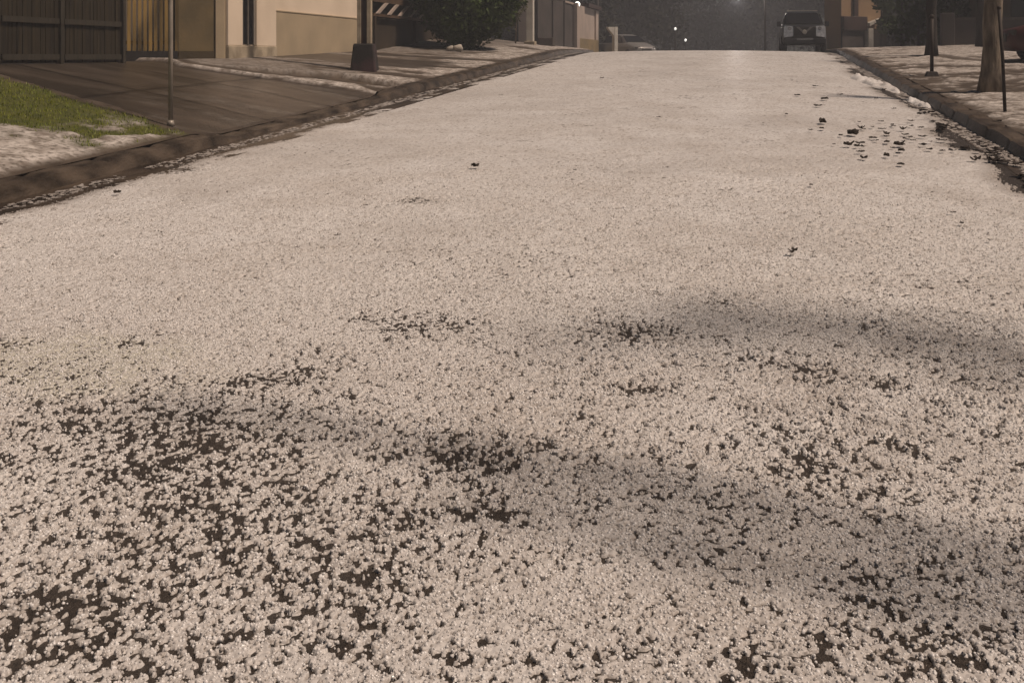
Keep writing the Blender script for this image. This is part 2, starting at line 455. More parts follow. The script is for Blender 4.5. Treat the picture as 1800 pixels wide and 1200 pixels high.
structure(obj('verge', grid_mesh('verge', XX, YY, ZZ, {'ice': ice, 'drive': drv2, 'turf': turf, 'joint': joint}), M['verge']))
VL = (XX, YY, ZZ, turf, ice)

# right verge: hail with bare soil showing
xs = np.arange(2.9, 14, 0.05); ys = np.arange(3.0, 60, 0.07)
XX, YY = np.meshgrid(xs, ys)
nA = fbm(XX * .6, YY, .9, 4, 43); nB = fbm(XX, YY, .25, 3, 57)
ice = sstep(.44, .60, nA * .62 + nB * .42 + .07 * sstep(19, 12, YY) + .10 * sstep(26, 31, YY)) * sstep(.02, .18, XX - 2.9 + (nB - .5) * .25)
def soil_shade_band(pts, wd):
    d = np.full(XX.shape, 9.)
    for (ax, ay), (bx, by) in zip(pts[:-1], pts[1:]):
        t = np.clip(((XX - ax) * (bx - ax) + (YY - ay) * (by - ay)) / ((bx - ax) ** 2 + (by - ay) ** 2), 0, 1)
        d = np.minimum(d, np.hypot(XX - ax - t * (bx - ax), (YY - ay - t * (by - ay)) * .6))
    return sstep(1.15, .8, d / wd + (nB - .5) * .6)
for pts, wd in (([(4.7, 29), (5.0, 26.8), (5.6, 25.2)], .28), ([(3.1, 23.6), (3.8, 24.3), (5.2, 23.8)], .22), ([(3.0, 27.4), (4.6, 28.8)], .12), ([(4.2, 19.3), (4.9, 20.2), (6, 20)], .18), ([(3.5, 13.9), (4.0, 13.4)], .16)):  # first band paints the dark trunk's shadow into the mask; others bare soil
    ice *= 1 - .9 * soil_shade_band([ground_pt for ground_pt in pts], wd)
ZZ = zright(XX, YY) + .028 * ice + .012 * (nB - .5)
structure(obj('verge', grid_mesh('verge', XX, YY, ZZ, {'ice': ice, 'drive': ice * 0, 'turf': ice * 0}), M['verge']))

# ------------------------------------------------------------------ HAIL ON THE ROAD
PATCH = []      # bare patches: centre, half axes (across, along the view), amount
def patch(x, y, rx, ry, amt):
    X, Y = ground_at(x, y); X2, Y2 = ground_at(x + rx, y); X3, Y3 = ground_at(x, y - ry); X4, Y4 = ground_at(x, y + ry)
    PATCH.append((X, Y, max(.02, math.hypot(X2 - X, Y2 - Y)), max(.02, math.hypot(X3 - X4, Y3 - Y4) / 2), amt))
for p in ((200, 720, 170, 36, .24), (430, 765, 190, 40, .20), (460, 668, 120, 14, .38), (560, 640, 60, 30, .14), (760, 575, 100, 26, .24),
          (640, 560, 30, 10, .3), (1110, 585, 85, 24, .36), (1115, 685, 60, 12, .40), (1330, 640, 90, 20, .17), (1440, 660, 70, 24, .26),
          (1560, 682, 34, 8, .5), (1400, 760, 130, 44, .20), (1440, 830, 120, 26, .26), (1590, 790, 30, 22, .42), (1030, 735, 26, 8, .3),
          (840, 800, 190, 36, .24), (850, 905, 60, 12, .34), (640, 950, 110, 70, .20), (300, 870, 260, 60, .14), (60, 790, 70, 40, .12),
          (200, 1030, 260, 120, .16), (500, 1060, 160, 70, .13), (80, 1090, 120, 60, .12), (650, 1100, 120, 50, .06), (1480, 1000, 60, 20, .12),
          (1280, 970, 60, 18, .22), (1600, 1000, 90, 24, .14), (1700, 700, 120, 90, .08), (1650, 1150, 200, 50, .16), (1350, 1160, 120, 30, .10),
          (730, 353, 62, 7, .34), (230, 606, 44, 6, .4), (20, 606, 40, 8, .4), (330, 820, 150, 40, .12), (1520, 870, 90, 14, .2), (950, 640, 200, 60, .05),
          (300, 300, 60, 6, .35), (1000, 310, 30, 10, .08), (1330, 295, 70, 5, .12), (1590, 575, 160, 16, .10), (1270, 530, 60, 14, .16),
          (1060, 1060, 200, 60, -.05), (1200, 930, 120, 30, -.04), (1560, 1060, 120, 16, .12), (600, 720, 100, 30, .08)):
    patch(*p)
SHADE_BAND = []  # soft shadow bands across the near road, painted into the hail colour
def shade_band(pts, wpx, amt):
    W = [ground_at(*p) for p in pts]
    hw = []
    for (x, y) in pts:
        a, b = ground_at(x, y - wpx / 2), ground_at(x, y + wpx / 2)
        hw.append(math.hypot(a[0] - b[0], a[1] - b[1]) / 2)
    SHADE_BAND.append((W, sum(hw) / len(hw), amt * .42))
shade_band([(240, 700), (430, 730), (640, 775), (880, 815), (1100, 850), (1300, 893), (1560, 945), (1820, 992)], 46, .75)
shade_band([(760, 880), (1000, 915), (1250, 962), (1480, 1020), (1660, 1060), (1830, 1085)], 52, .8)
shade_band([(1000, 590), (1200, 575), (1400, 572), (1600, 590), (1830, 640)], 46, .42)
shade_band([(1400, 500), (1600, 497), (1830, 508)], 20, .25)
AREA = []       # broad zones where the hail is thin and wet
for (x, y, rx_, ry_, amt) in ((1450, 720, 380, 130, .42), (330, 760, 360, 60, .45), (640, 950, 200, 120, .40), (1700, 640, 240, 90, .42), (1560, 575, 300, 26, .36),
                              (250, 1050, 420, 150, .30), (1130, 600, 160, 36, .35), (760, 570, 140, 24, .25), (1650, 1120, 260, 90, .30), (860, 800, 240, 60, .35),
                              (1300, 640, 120, 40, .2), (60, 880, 200, 120, .25)):
    X, Y = ground_at(x, y); X2, Y2 = ground_at(x + rx_, y); X3, Y3 = ground_at(x, y - ry_); X4, Y4 = ground_at(x, y + ry_)
    AREA.append((X, Y, math.hypot(X2 - X, Y2 - Y), math.hypot(X3 - X4, Y3 - Y4) / 2, amt))
def fields(X, Y):
    b = np.full(X.shape, .015) + .035 * sstep(13, 6, Y) + .075 * sstep(6, 3.0, Y) + .30 * np.clip(fbm(X, Y, .9, 3, 71) - .50, 0, 1) * sstep(16, 5, Y)
    b += .14 * sstep(.2, -1.4, X + .25 * Y - .4) * sstep(4.4, 3.2, Y)
    pn = .6 * fbm(X, Y, .16, 2, 83) + .4 * fbm(X, Y, .45, 2, 84)
    for (cx, cy, ra, rb, amt) in PATCH:
        u = ((X - cx) * CA + (Y - cy) * SA) / ra; v = (-(X - cx) * SA + (Y - cy) * CA) / rb
        d = u * u + v * v
        near = d < 9
        d = d[near] + (pn[near] - .5) * 1.4
        b[near] += 1.55 * amt * np.exp(-np.clip(d, 0, 20) ** 1.3)
    sl = .22 * sstep(6.5, 3.0, Y) * np.ones(X.shape)
    mot = sstep(.36, .62, .55 * fbm(X, Y, .22, 3, 61) + .45 * fbm(X, Y, .07, 2, 63))
    for (cx, cy, ra, rb, amt) in AREA:
        u = ((X - cx) * CA + (Y - cy) * SA) / ra; v = (-(X - cx) * SA + (Y - cy) * CA) / rb
        d = u * u + v * v
        near = d < 6
        wgt = amt * np.exp(-d[near] ** 1.4) * (.25 + .95 * mot[near])
        sl[near] = np.maximum(sl[near], wgt); b[near] += .14 * wgt
    for W, hw, amt in SHADE_BAND:
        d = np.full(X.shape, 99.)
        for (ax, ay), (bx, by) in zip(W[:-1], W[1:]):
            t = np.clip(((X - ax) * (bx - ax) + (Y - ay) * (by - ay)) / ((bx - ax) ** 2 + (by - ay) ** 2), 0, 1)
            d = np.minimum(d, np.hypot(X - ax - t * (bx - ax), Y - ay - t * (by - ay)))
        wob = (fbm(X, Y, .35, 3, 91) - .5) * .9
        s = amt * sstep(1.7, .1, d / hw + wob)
        sl = np.maximum(sl, s * (.75 + .5 * pn))  # band shade goes into the same mask as the slush
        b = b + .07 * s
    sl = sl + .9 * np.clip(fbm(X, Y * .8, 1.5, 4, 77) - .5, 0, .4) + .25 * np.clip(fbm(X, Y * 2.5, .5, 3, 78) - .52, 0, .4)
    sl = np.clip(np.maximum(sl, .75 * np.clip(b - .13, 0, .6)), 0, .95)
    eL = -5.66 + (fbm(Y, X * .4, .9, 4, 101) - .5) * .40
    eR = 2.27 - .22 * np.clip((11.5 - Y) / 4, 0, 1) + (fbm(Y, X * .4, .8, 4, 111) - .5) * .50 + np.clip(fbm(Y, X * 0, 2.2, 2, 115) - .5, 0, 1) * .8
    e = np.minimum(X - eL, eR - X)
    n = .17 * fbm(X, Y, .060, 2, 121) + .42 * fbm(X, Y, .0215, 2, 131) + .41 * vnoise(X / .0125 + .3 * Y, Y / .0125 - .3 * X, 133)
    sl = np.clip(np.maximum(sl, .7 * sstep(.30, .02, e)), 0, .95)
    n = .5 * (1 + np.tanh((n - .5) / .135))            # roughly uniform
    b = np.clip(b, 0, .8) + .9 * sstep(.12, -.03, e)
    return n - b, sl, e
T = np.radians(np.concatenate([np.linspace(-62, -35, 130)[:-1], np.linspace(-35, 34, 820), np.linspace(34, 62, 140)[1:]]))
R = 1.9 * np.power(42 / 1.9, np.linspace(0, 1, 2050))
TT, RR = np.meshgrid(T, R)
XX = RR * (CA * np.sin(TT) - SA * np.cos(TT)); YY = RR * (SA * np.sin(TT) + CA * np.cos(TT))
keep = (XX > -6.05) & (XX < 2.75)
def hail_height(X, Y, c, sl):
    cov = sstep(-.03, .09, c)
    lump = fbm(X, Y, .026, 2, 141)
    even = .30 + .70 * sstep(15, 6, Y)
    grain = vnoise(X / .011, Y / .011, 145)
    big = fbm(X, Y, .5, 2, 151)
    h = -.008 + cov * (.0065 + (.0050 * lump + .0042 * grain) * even * (1 - .65 * sl) + .010 * big)
    thin = .85 * sstep(.32, .0, c) * sstep(.0, .1, cov)
    return h, cov, thin
C, SLUSH_SHADE, E = fields(XX, YY)
hh, cov, thin = hail_height(XX, YY, C, SLUSH_SHADE)
algae = np.zeros(XX.shape)
gx, gy = ground_at(110, 640)
algae = .6 * sstep(1.1, .5, np.hypot((XX - gx) / .75, (YY - gy) / .42) + (fbm(XX, YY, .3, 3, 7) - .5) * .5)
me = grid_mesh('hail', XX, YY, zroad(XX, YY) + hh, {'slush': np.maximum(SLUSH_SHADE, thin), 'algae': algae}, keep & (cov > 0.0))  # slush attribute: thin wet hail plus painted shadow bands
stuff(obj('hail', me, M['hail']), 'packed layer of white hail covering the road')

# loose hailstones on top, denser near the camera where each can be seen
pts, scs = [], []
def scatter(r0, r1, cell, smin, smax, extra, th=56):
    r = r0; xs_, ys_ = [], []
    while r < r1:
        n = int(2 * math.radians(th) * r / cell)
        t = (np.arange(n) + rng.random(n)) / n * 2 * math.radians(th) - math.radians(th)
        rr = r + (rng.random(n) - .5) * cell * 1.4
        xs_.append(rr * (CA * np.sin(t) - SA * np.cos(t))); ys_.append(rr * (SA * np.sin(t) + CA * np.cos(t)))
        r += cell
    X, Y = np.concatenate(xs_), np.concatenate(ys_)
    ok = (X > -6.0) & (X < 2.7); X, Y = X[ok], Y[ok]
    c, sl, e = fields(X, Y)
    h, cv, th_ = hail_height(X, Y, c, sl)
    pr = np.where(c > .0, extra * (1 - .45 * sl) * (1 - .5 * th_), np.where(e > .05, .025 + .26 * np.exp(np.clip(c, -1, 0) * 12), np.where(e > -.1, .02, 0)))
    rr_ = np.hypot(X, Y); pr = pr * sstep(10.5, 4.5, rr_)
    ok = rng.random(len(X)) < pr
    X, Y, h, c = X[ok], Y[ok], h[ok], c[ok]
    s = smin + (smax - smin) * rng.random(len(X)) ** 2.2
    z = zroad(X, Y) + np.maximum(h, 0) + s * np.where(h > 0, -.35 + .75 * rng.random(len(X)) ** 1.5, .5)
    pts.append(np.stack([X, Y, z], -1)); scs.append(s)
scatter(2.0, 3.4, .0070, .0022, .0056, .62)
scatter(3.4, 5.6, .0085, .0026, .0056, .60)
scatter(5.6, 10.0, .0125, .0034, .0058, .50)
P, S = np.concatenate(pts), np.concatenate(scs)
me = bpy.data.meshes.new('hailstones')
me.vertices.add(len(P)); me.vertices.foreach_set('co', P.astype(np.float32).ravel())
a = me.attributes.new('size', 'FLOAT', 'POINT'); a.data.foreach_set('value', S.astype(np.float32))
hs = stuff(obj('hailstones', me), 'loose round hailstones lying on the road')
ng = bpy.data.node_groups.new('hailstone_spread', 'GeometryNodeTree')
ng.interface.new_socket('Geometry', in_out='INPUT', socket_type='NodeSocketGeometry')
ng.interface.new_socket('Geometry', in_out='OUTPUT', socket_type='NodeSocketGeometry')
N = ng.nodes; L = ng.links.new
gi, go = N.new('NodeGroupInput'), N.new('NodeGroupOutput')
ico = N.new('GeometryNodeMeshIcoSphere'); ico.inputs['Radius'].default_value = 1.0; ico.inputs['Subdivisions'].default_value = 2
sp = N.new('GeometryNodeSetPosition')
nz = N.new('ShaderNodeTexNoise'); nz.inputs['Scale'].default_value = 1.4
vm = N.new('ShaderNodeVectorMath'); vm.operation = 'SUBTRACT'; vm.inputs[1].default_value = (.5, .5, .5)
vs = N.new('ShaderNodeVectorMath'); vs.operation = 'SCALE'; vs.inputs['Scale'].default_value = 1.5
L(nz.outputs['Color'], vm.inputs[0]); L(vm.outputs[0], vs.inputs[0]); L(vs.outputs[0], sp.inputs['Offset'])
L(ico.outputs['Mesh'], sp.inputs['Geometry'])
sm = N.new('GeometryNodeSetShadeSmooth'); L(sp.outputs[0], sm.inputs['Geometry'])
ms = N.new('GeometryNodeSetMaterial'); ms.inputs['Material'].default_value = M['stone']; L(sm.outputs[0], ms.inputs['Geometry'])
ip = N.new('GeometryNodeInstanceOnPoints')
na = N.new('GeometryNodeInputNamedAttribute'); na.data_type = 'FLOAT'; na.inputs['Name'].default_value = 'size'
rv = N.new('FunctionNodeRandomValue'); rv.data_type = 'FLOAT_VECTOR'; rv.inputs[1].default_value = (6.28, 6.28, 6.28)
L(gi.outputs[0], ip.inputs['Points']); L(ms.outputs[0], ip.inputs['Instance'])
L(rv.outputs[0], ip.inputs['Rotation']); L(na.outputs['Attribute'], ip.inputs['Scale'])
L(ip.outputs[0], go.inputs[0])
md = hs.modifiers.new('spread', 'NODES'); md.node_group = ng
me.materials.append(M['stone'])
print('hailstones', len(P))

# slush swept into the right gutter
def slush_heap(x0, y0, x1, y1, wpx, hgt, label):
    a, b = ground_at(x0, y0), ground_at(x1, y1)
    n, m = 40, 12
    U, V = np.meshgrid(np.linspace(0, 1, n), np.linspace(-1, 1, m), indexing='ij')
    dx, dy = b[0] - a[0], b[1] - a[1]; ln = math.hypot(dx, dy); nx, ny = -dy / ln, dx / ln
    wd = wpx * (1 - (2 * U - 1) ** 4) * (.75 + .6 * (fbm(U * 6, V * 0 + 3, 1.0, 3, int(x0)) - .3))
    X = a[0] + dx * U + nx * V * wd; Y = a[1] + dy * U + ny * V * wd
    Z = np.array([zg(float(p), float(q)) for p, q in zip(X.ravel(), Y.ravel())]).reshape(X.shape)
    Z = Z + hgt * np.clip(1 - V * V, 0, 1) ** .6 * (2.6 * fbm(X, Y, .16, 4, 5) - .75) * np.clip((1 - (2 * U - 1) ** 2) * 2, 0, 1) - .006
    o = obj('slush_heap', grid_mesh('slush_heap', X, Y, Z, {'slush': X * 0, 'algae': X * 0}), M['hail'])
    return tag(o, label, 'slush')
slush_heap(1498, 133, 1580, 164, .24, .09, 'long bright white slush heap in the right gutter, farthest up the road')
slush_heap(1596, 174, 1634, 190, .13, .06, 'short pale slush heap in the right gutter, nearer than the bright long one')

# ------------------------------------------------------------------ GRASS
XX, YY, ZZ, turf, ice = VL
sel = np.argwhere(turf > .35)
k = rng.integers(0, len(sel), 42000)
gx = XX[sel[k, 0], sel[k, 1]] + (rng.random(len(k)) - .5) * .07
gy = YY[sel[k, 0], sel[k, 1]] + (rng.random(len(k)) - .5) * .07
gz = ZZ[sel[k, 0], sel[k, 1]] - .005
ang = rng.random(len(k)) * 6.283; hgt = .02 + .035 * rng.random(len(k)); wd = .006
lx, ly = (rng.random(len(k)) - .5) * .05, (rng.random(len(k)) - .5) * .05
V = np.stack([np.stack([gx - np.cos(ang) * wd, gy - np.sin(ang) * wd, gz], -1),
              np.stack([gx + np.cos(ang) * wd, gy + np.sin(ang) * wd, gz], -1),
              np.stack([gx + lx, gy + ly, gz + hgt], -1)], 1).reshape(-1, 3)
M['blade'] = mat('grass_blade', (.15, .19, .010), (.22, .24, .022), 3, .6)
stuff(obj('grass', np_mesh('grass', V, np.arange(len(V)).reshape(-1, 3)), M['blade']), 'short green grass beside the driveway')

# ------------------------------------------------------------------ LEFT SIDE
def gbase(x, y, X0):                    # point where a sight line reaches the plane X = X0
    d = ray(x, y); t = X0 / d[0]
    return X0, d[1] * t, H_EYE + d[2] * t

# double gate of dark boards
g = thing('wooden_gate', 'dark double gate of vertical boards closing the wet driveway', 'gate', (-11, 14.6, 1.45))
def boards(y0, y1):
    bm = bmesh.new()
    y = y0
    while y < y1 - .02:
        w = min(random.uniform(.085, .13), y1 - y)
        add_box(bm, -.02 - random.random() * .014, .0 + random.random() * .012, y + .004, y + w - .006, .05, 2.9 + random.uniform(-.02, .02))
        y += w
    return bm
for y0, y1 in ((-1.42, -.06), (.02, 1.62)):
    lf = obj('gate_leaf', boards(y0, y1), M['wood'], g)
    for z in (.10, .68, 2.3):
        bm = bmesh.new(); add_box(bm, .015, .05, y0 + .03, y1 - .03, z, z + .09)
        obj('rail', bm, M['woodframe'], lf)
for y in (-1.49, -.02, 1.66):
    bm = bmesh.new(); add_box(bm, -.05, .07 if y != -.02 else .06, y - .04, y + .04, 0, 3.0); obj('gate_post', bm, M['woodframe'], g, bevel=.008)
tag(obj('boundary_wall', (lambda bm: (add_box(bm, -11.25, -10.97, 9.5, 13.02, .9, 3.6), bm)[1])(bmesh.new()), M['dwall'], bevel=.02), 'brown rendered wall at the left end of the dark gate', 'wall')

# house with tan dado
hz = 1.42
ho = thing('house', 'cream house with tan lower wall facing the road, behind the dark pole', 'house', (-11, 20, hz))
bm = bmesh.new()
add_box(bm, -7.5, 0, .02, 7.6, 0, 4.6); obj('wall', bm, M['cream'], ho)
bm = bmesh.new(); add_box(bm, .0, .035, 2.26, 7.56, .0, 1.27); add_box(bm, .0, .05, 2.26, 7.56, 1.255, 1.28); obj('dado', bm, M['tan'], ho)
bm = bmesh.new(); add_box(bm, .0, .09, -.02, 2.26, 0, .42); obj('plinth', bm, M['base'], ho, bevel=.02)
bm = bmesh.new(); add_box(bm, .0, .07, -.02, .62, .42, 4.55); obj('pilaster', bm, M['cream'], ho, bevel=.015)
bm = bmesh.new(); add_box(bm, .0, .07, 1.28, 2.26, .42, 4.55); obj('pilaster', bm, M['cream'], ho, bevel=.015)
wd = obj('window', (lambda bm: (add_box(bm, -.03, .012, .64, 1.27, .46, 2.6), bm)[1])(bmesh.new()), M['glass'], ho)
bm = bmesh.new(); add_box(bm, .0, .035, .64, .70, .44, 2.62); add_box(bm, .0, .035, .92, .97, .44, 2.62); add_box(bm, .0, .035, 1.2, 1.27, .44, 2.62); obj('frame', bm, M['metal'], wd)
bm = bmesh.new(); add_box(bm, -1.32, -.02, -.02, .02, -.05, 4.4); obj('side_wall', bm, M['dwall'], ho)
bm = bmesh.new(); add_box(bm, -.26, .0, -.06, .0, -.02, 4.4); obj('corner_pier', bm, M['tan'], ho, bevel=.015)
bm = bmesh.new(); add_box(bm, -7.7, .35, -.25, 7.85, 4.6, 4.78); obj('roof', bm, M['tan'], ho)

# amber slat fence in the yard
fn = thing('slat_fence', 'amber wooden slat fence at the back of the yard beside the house', 'fence', (-11.03, 20.0, 1.50), math.radians(38))
bm = bmesh.new(); x = -2.7
while x < -1.02:
    add_box(bm, x, x + .07, -.015, .015, .02, 2.6 + random.uniform(-.03, .03)); x += .105
obj('slats', bm, M['amber'], fn)
for z in (.35, 2.2):
    bm = bmesh.new(); add_box(bm, -2.7, -.98, .018, .06, z, z + .08)
    obj('rail', bm, M['amber'], fn)
bm = bmesh.new(); add_box(bm, -2.7, -.97, -.05, .06, -.15, .22); obj('kerb_board', bm, M['dark'], fn)
yw = thing('boundary_wall', 'olive brown rendered wall between the amber fence and the cream house', 'wall', (-11.03, 20.0, 1.50), math.radians(38))
bm = bmesh.new(); add_box(bm, -.95, -.02, -.02, .12, -.15, 3.2); obj('panel', bm, M['ywall'], yw)
bm = bmesh.new(); add_box(bm, -.20, -.02, -.06, -.022, -.15, 3.2); obj('pier', bm, M['tan'], yw, bevel=.01)
bm = bmesh.new(); add_box(bm, -.95, -.21, -.035, -.022, -.15, .22); obj('skirt', bm, M['dwall'], yw)
bx = obj('mailbox', (lambda bm: (add_box(bm, -.20, .14, -.15, -.02, 0, .18), bm)[1])(bmesh.new()), M['dark'], bevel=.015)
bx.location = (-12.78, 18.60, 2.36); bx.rotation_euler.z = math.radians(38)
tag(bx, 'dark flat box hung on the amber slat fence', 'box')

# thin signpost on the lawn corner
x, y = ground_at(300, 219)
sp_ = thing('signpost', 'thin pale metal pole on the grass corner by the wet driveway', 'pole', (x, y, zg(x, y)))
bm = bmesh.new(); add_tube(bm, [(0, 0, -.1), (0, 0, 1.4), (-.02, 0, 3.1)], .027, 12); obj('pole', bm, M['metal'], sp_, True)
bm = bmesh.new(); add_tube(bm, [(0, 0, -.02), (0, 0, .05)], [.05, .036], 12); obj('collar', bm, M['metal'], sp_, True)

# utility pole with painted foot
x, y = ground_at(641, 124)
up = thing('utility_pole', 'grooved utility pole with a dark painted foot on the hail verge', 'pole', (x, y, zg(x, y) - .03))
bm = bmesh.new()
for s in (-1, 1): add_box(bm, s * .105 - .04, s * .105 + .04, -.11, .11, .5, 7.2)
add_box(bm, -.064, .064, -.03, .03, .5, 7.2)
obj('post', bm, M['base'], up)
obj('sleeve', (lambda bm: (add_box(bm, -.28, .28, -.26, .26, -.05, .60, taper=.24), bm)[1])(bmesh.new()), M['sleeve'], up, bevel=.03)
bm = bmesh.new(); add_box(bm, -.062, .062, -.075, -.035, .6, 4.5); obj('cable_duct', bm, M['maroon'], up)
up.rotation_euler.z = .2

# carport beyond the house
cz = 1.75
cp = thing('carport', 'dark brown carport with sloping rafters between house and shrub', 'carport', (-11, 31.2, cz))
bm = bmesh.new(); add_box(bm, -4.5, -4.3, -3.4, 3.4, -.2, 3.2); obj('back_wall', bm, M['carportdark'], cp)
bm = bmesh.new(); add_box(bm, -4.4, .25, 3.2, 3.4, -.2, 3.2); obj('end_wall', bm, M['carportdark'], cp)
bm = bmesh.new(); add_box(bm, .12, .2, -3.5, 3.3, 1.06, 1.5); obj('fascia', bm, M['carportdark'], cp)
rp = obj('roof', (lambda bm: (add_panel(bm, [(.5, -3.55, 2.0), (.5, 3.5, 2.0), (-4.6, 3.5, 3.3), (-4.6, -3.55, 3.3)], .08, (0.3, 0, 1)), bm)[1])(bmesh.new()), M['roofwood'], cp)
for i in range(7):
    yy = -3.3 + i * .95
    bm = bmesh.new(); add_panel(bm, [(.40, yy, 1.10), (.40, yy + .75, 1.44), (.40, yy + .97, 1.44), (.40, yy + .22, 1.10)], .06, (1, 0, 0)); obj('brace', bm, M['palegrey'], cp, )
bm = bmesh.new(); add_box(bm, .36, .43, -3.5, 3.4, 1.02, 1.10); add_box(bm, .36, .43, -3.5, 3.4, 1.44, 2.0); obj('beam', bm, M['roofwood'], cp)
for yy in (-3.3, .4, 3.2):
    bm = bmesh.new(); add_box(bm, .30, .42, yy - .06, yy + .06, -.1, 1.02); obj('post', bm, M['carportdark'], cp)
bm = bmesh.new(); add_box(bm, .22, .28, -3.2, 3.1, .02, 1.0)
obj('door', bm, M['carportdark'], cp)

# ------------------------------------------------------------------ TREES
def leaf_mesh(name, blobs, n, size, squash=.75, seed=1, droop=0.0):
    r = np.random.default_rng(seed)
    b = np.array(blobs); wts = b[:, 3] ** 2; wts /= wts.sum()
    k = r.choice(len(b), n, p=wts)
    d = r.normal(size=(n, 3)); d /= np.linalg.norm(d, axis=1, keepdims=True)
    rad = b[k, 3] * (.45 + .6 * r.random(n) ** .6)
    C = b[k, :3] + d * rad[:, None] * np.array([1, 1, squash])
    C[:, 2] -= droop * r.random(n) ** 2
    nrm = d * .6 + r.normal(size=(n, 3)) * .5; nrm /= np.linalg.norm(nrm, axis=1, keepdims=True)
    t = np.cross(nrm, r.normal(size=(n, 3))); t /= np.linalg.norm(t, axis=1, keepdims=True)
    w = np.cross(nrm, t); s = size * (.6 + .8 * r.random(n))[:, None]
    V = np.stack([C - t * s, C + w * s * .5, C + t * s, C - w * s * .5], 1).reshape(-1, 3)
    return np_mesh(name, V, np.arange(4 * n).reshape(-1, 4))
def limb_bm(h, r0, r1, limbs, lean=(0, 0), seed=0):
    rr = random.Random(seed); bm = bmesh.new()
    P, Rd = [], []
    for i in range(9):
        t = i / 8
        P.append((lean[0] * t + rr.uniform(-.02, .02) * h * .25 * (t > .1), lean[1] * t + rr.uniform(-.02, .02) * h * .25 * (t > .1), h * t - .05))
        Rd.append(r0 * (1 + .35 * (1 - min(1, t * 6)) ** 2) * (1 - t) + r1 * t)
    add_tube(bm, P, Rd, 14)
    for k in range(limbs):
        t = rr.uniform(.55, .98); i = int(t * 8); p = Vector(P[i]); a = rr.uniform(0, 6.28); l = h * rr.uniform(.25, .45)
        q = p + Vector((math.cos(a) * l * .5, math.sin(a) * l * .5, l * .45)); q2 = q + Vector((math.cos(a + .4) * l * .4, math.sin(a + .4) * l * .4, l * .5))
        add_tube(bm, [p, q, q2], [Rd[i] * .55, Rd[i] * .35, Rd[i] * .12], 7)
    return bm

# big dark shrub, and a climber on the white pillar
sx, sy = -8.75, 31.0; szz = zg(sx, sy)
sh = thing('shrub_tree', 'big dense dark green shrub with foliage hanging to the ground', 'tree', (sx, sy, szz))
bm = limb_bm(2.4, .12, .05, 5, seed=4); obj('trunk', bm, M['darkbark'], sh, True)
bl = [(0, 0, 2.2, 1.3), (-.75, -.2, 1.75, 1.0), (.75, -.1, 1.7, 1.0), (.1, -.5, 1.3, 1.05), (-.2, .5, 2.9, 1.3), (.4, .2, 3.3, 1.3), (-.95, .2, 2.5, 1.05), (1.05, .3, 2.5, 1.0), (.15, -.2, .78, .75), (0, 0, 4.0, 1.1), (.7, -.3, 1.05, .7), (-.6, -.3, 1.1, .75), (-1.0, 0, 3.3, 1.0), (1.0, 0, 3.4, 1.0), (.35, -.4, .55, .5), (0, 0, 1.6, 1.1), (-.3, -.4, .6, .55), (.9, -.2, 1.3, .75), (1.25, 0, 2.0, .8), (-1.1, -.1, 1.9, .8), (.05, -.5, .4, .45)]
obj('crown', leaf_mesh('crown', bl, 34000, .075, .95, 3, .25), M['leaf'], sh)
for px_, py_, r_, lb in ((792, 78, .10, 'small round white stone under the left side of the dark shrub'), (806, 86, .13, 'wide pale stone at the foot of the dark shrub')):
    X0, Y0 = -8.85 if r_ < .12 else -8.4, 29.3
    d = ray(px_, py_); t = 29.6 / d[1]
    c = (d[0] * t, 29.6, H_EYE + d[2] * t)
    zb = zg(c[0], c[1]); bm = bmesh.new(); add_ball(bm, (0, 0, max(.06, r_ * .8)), r_, 2, (1.2, 1, .9))
    for v in bm.verts: v.co *= 1 + .12 * math.sin(v.co.x * 31 + v.co.y * 17)
    o = obj('stone', bm, M['soilroot'], None, True); o.location = (c[0], c[1], zb); tag(o, lb, 'stone')
px_, py_ = -8.05, 37.3; pz = zg(px_, py_)
pl = thing('gate_pillar', 'tall white pillar right of the dark green shrub', 'pillar', (px_, py_, pz))
bm = bmesh.new(); add_box(bm, -.13, .13, -.13, .13, -.1, 4.2); obj('shaft', bm, M['white'], pl, bevel=.015)
bm = bmesh.new(); add_box(bm, -.20, .20, -.20, .20, -.1, .14); obj('foot', bm, M['base'], pl, bevel=.02)
vn = thing('climbing_plant', 'yellow green climbing plant hanging left of the white pillar', 'plant', (px_ - .45, py_ - .5, pz))
bm = bmesh.new(); add_tube(bm, [(0, 0, -.05), (.06, .05, 1.5), (-.05, .1, 3.2)], [.03, .025, .015], 7); obj('stem', bm, M['bark'], vn, True)
obj('foliage', leaf_mesh('foliage', [(0, 0, 3.0, .5), (-.2, 0, 2.3, .42), (.12, 0, 1.8, .36), (-.1, 0, 1.2, .3), (0, 0, 3.8, .5)], 1500, .07, 1.2, 9, .4), M['leaf2'], vn)
bk = tag(obj('block', (lambda bm: (add_box(bm, -8.0, -7.4, 38.4, 38.9, 2.0, 2.33), bm)[1])(bmesh.new()), M['greywall'], bevel=.03), 'low grey block on the verge beside the white pillar', 'block')

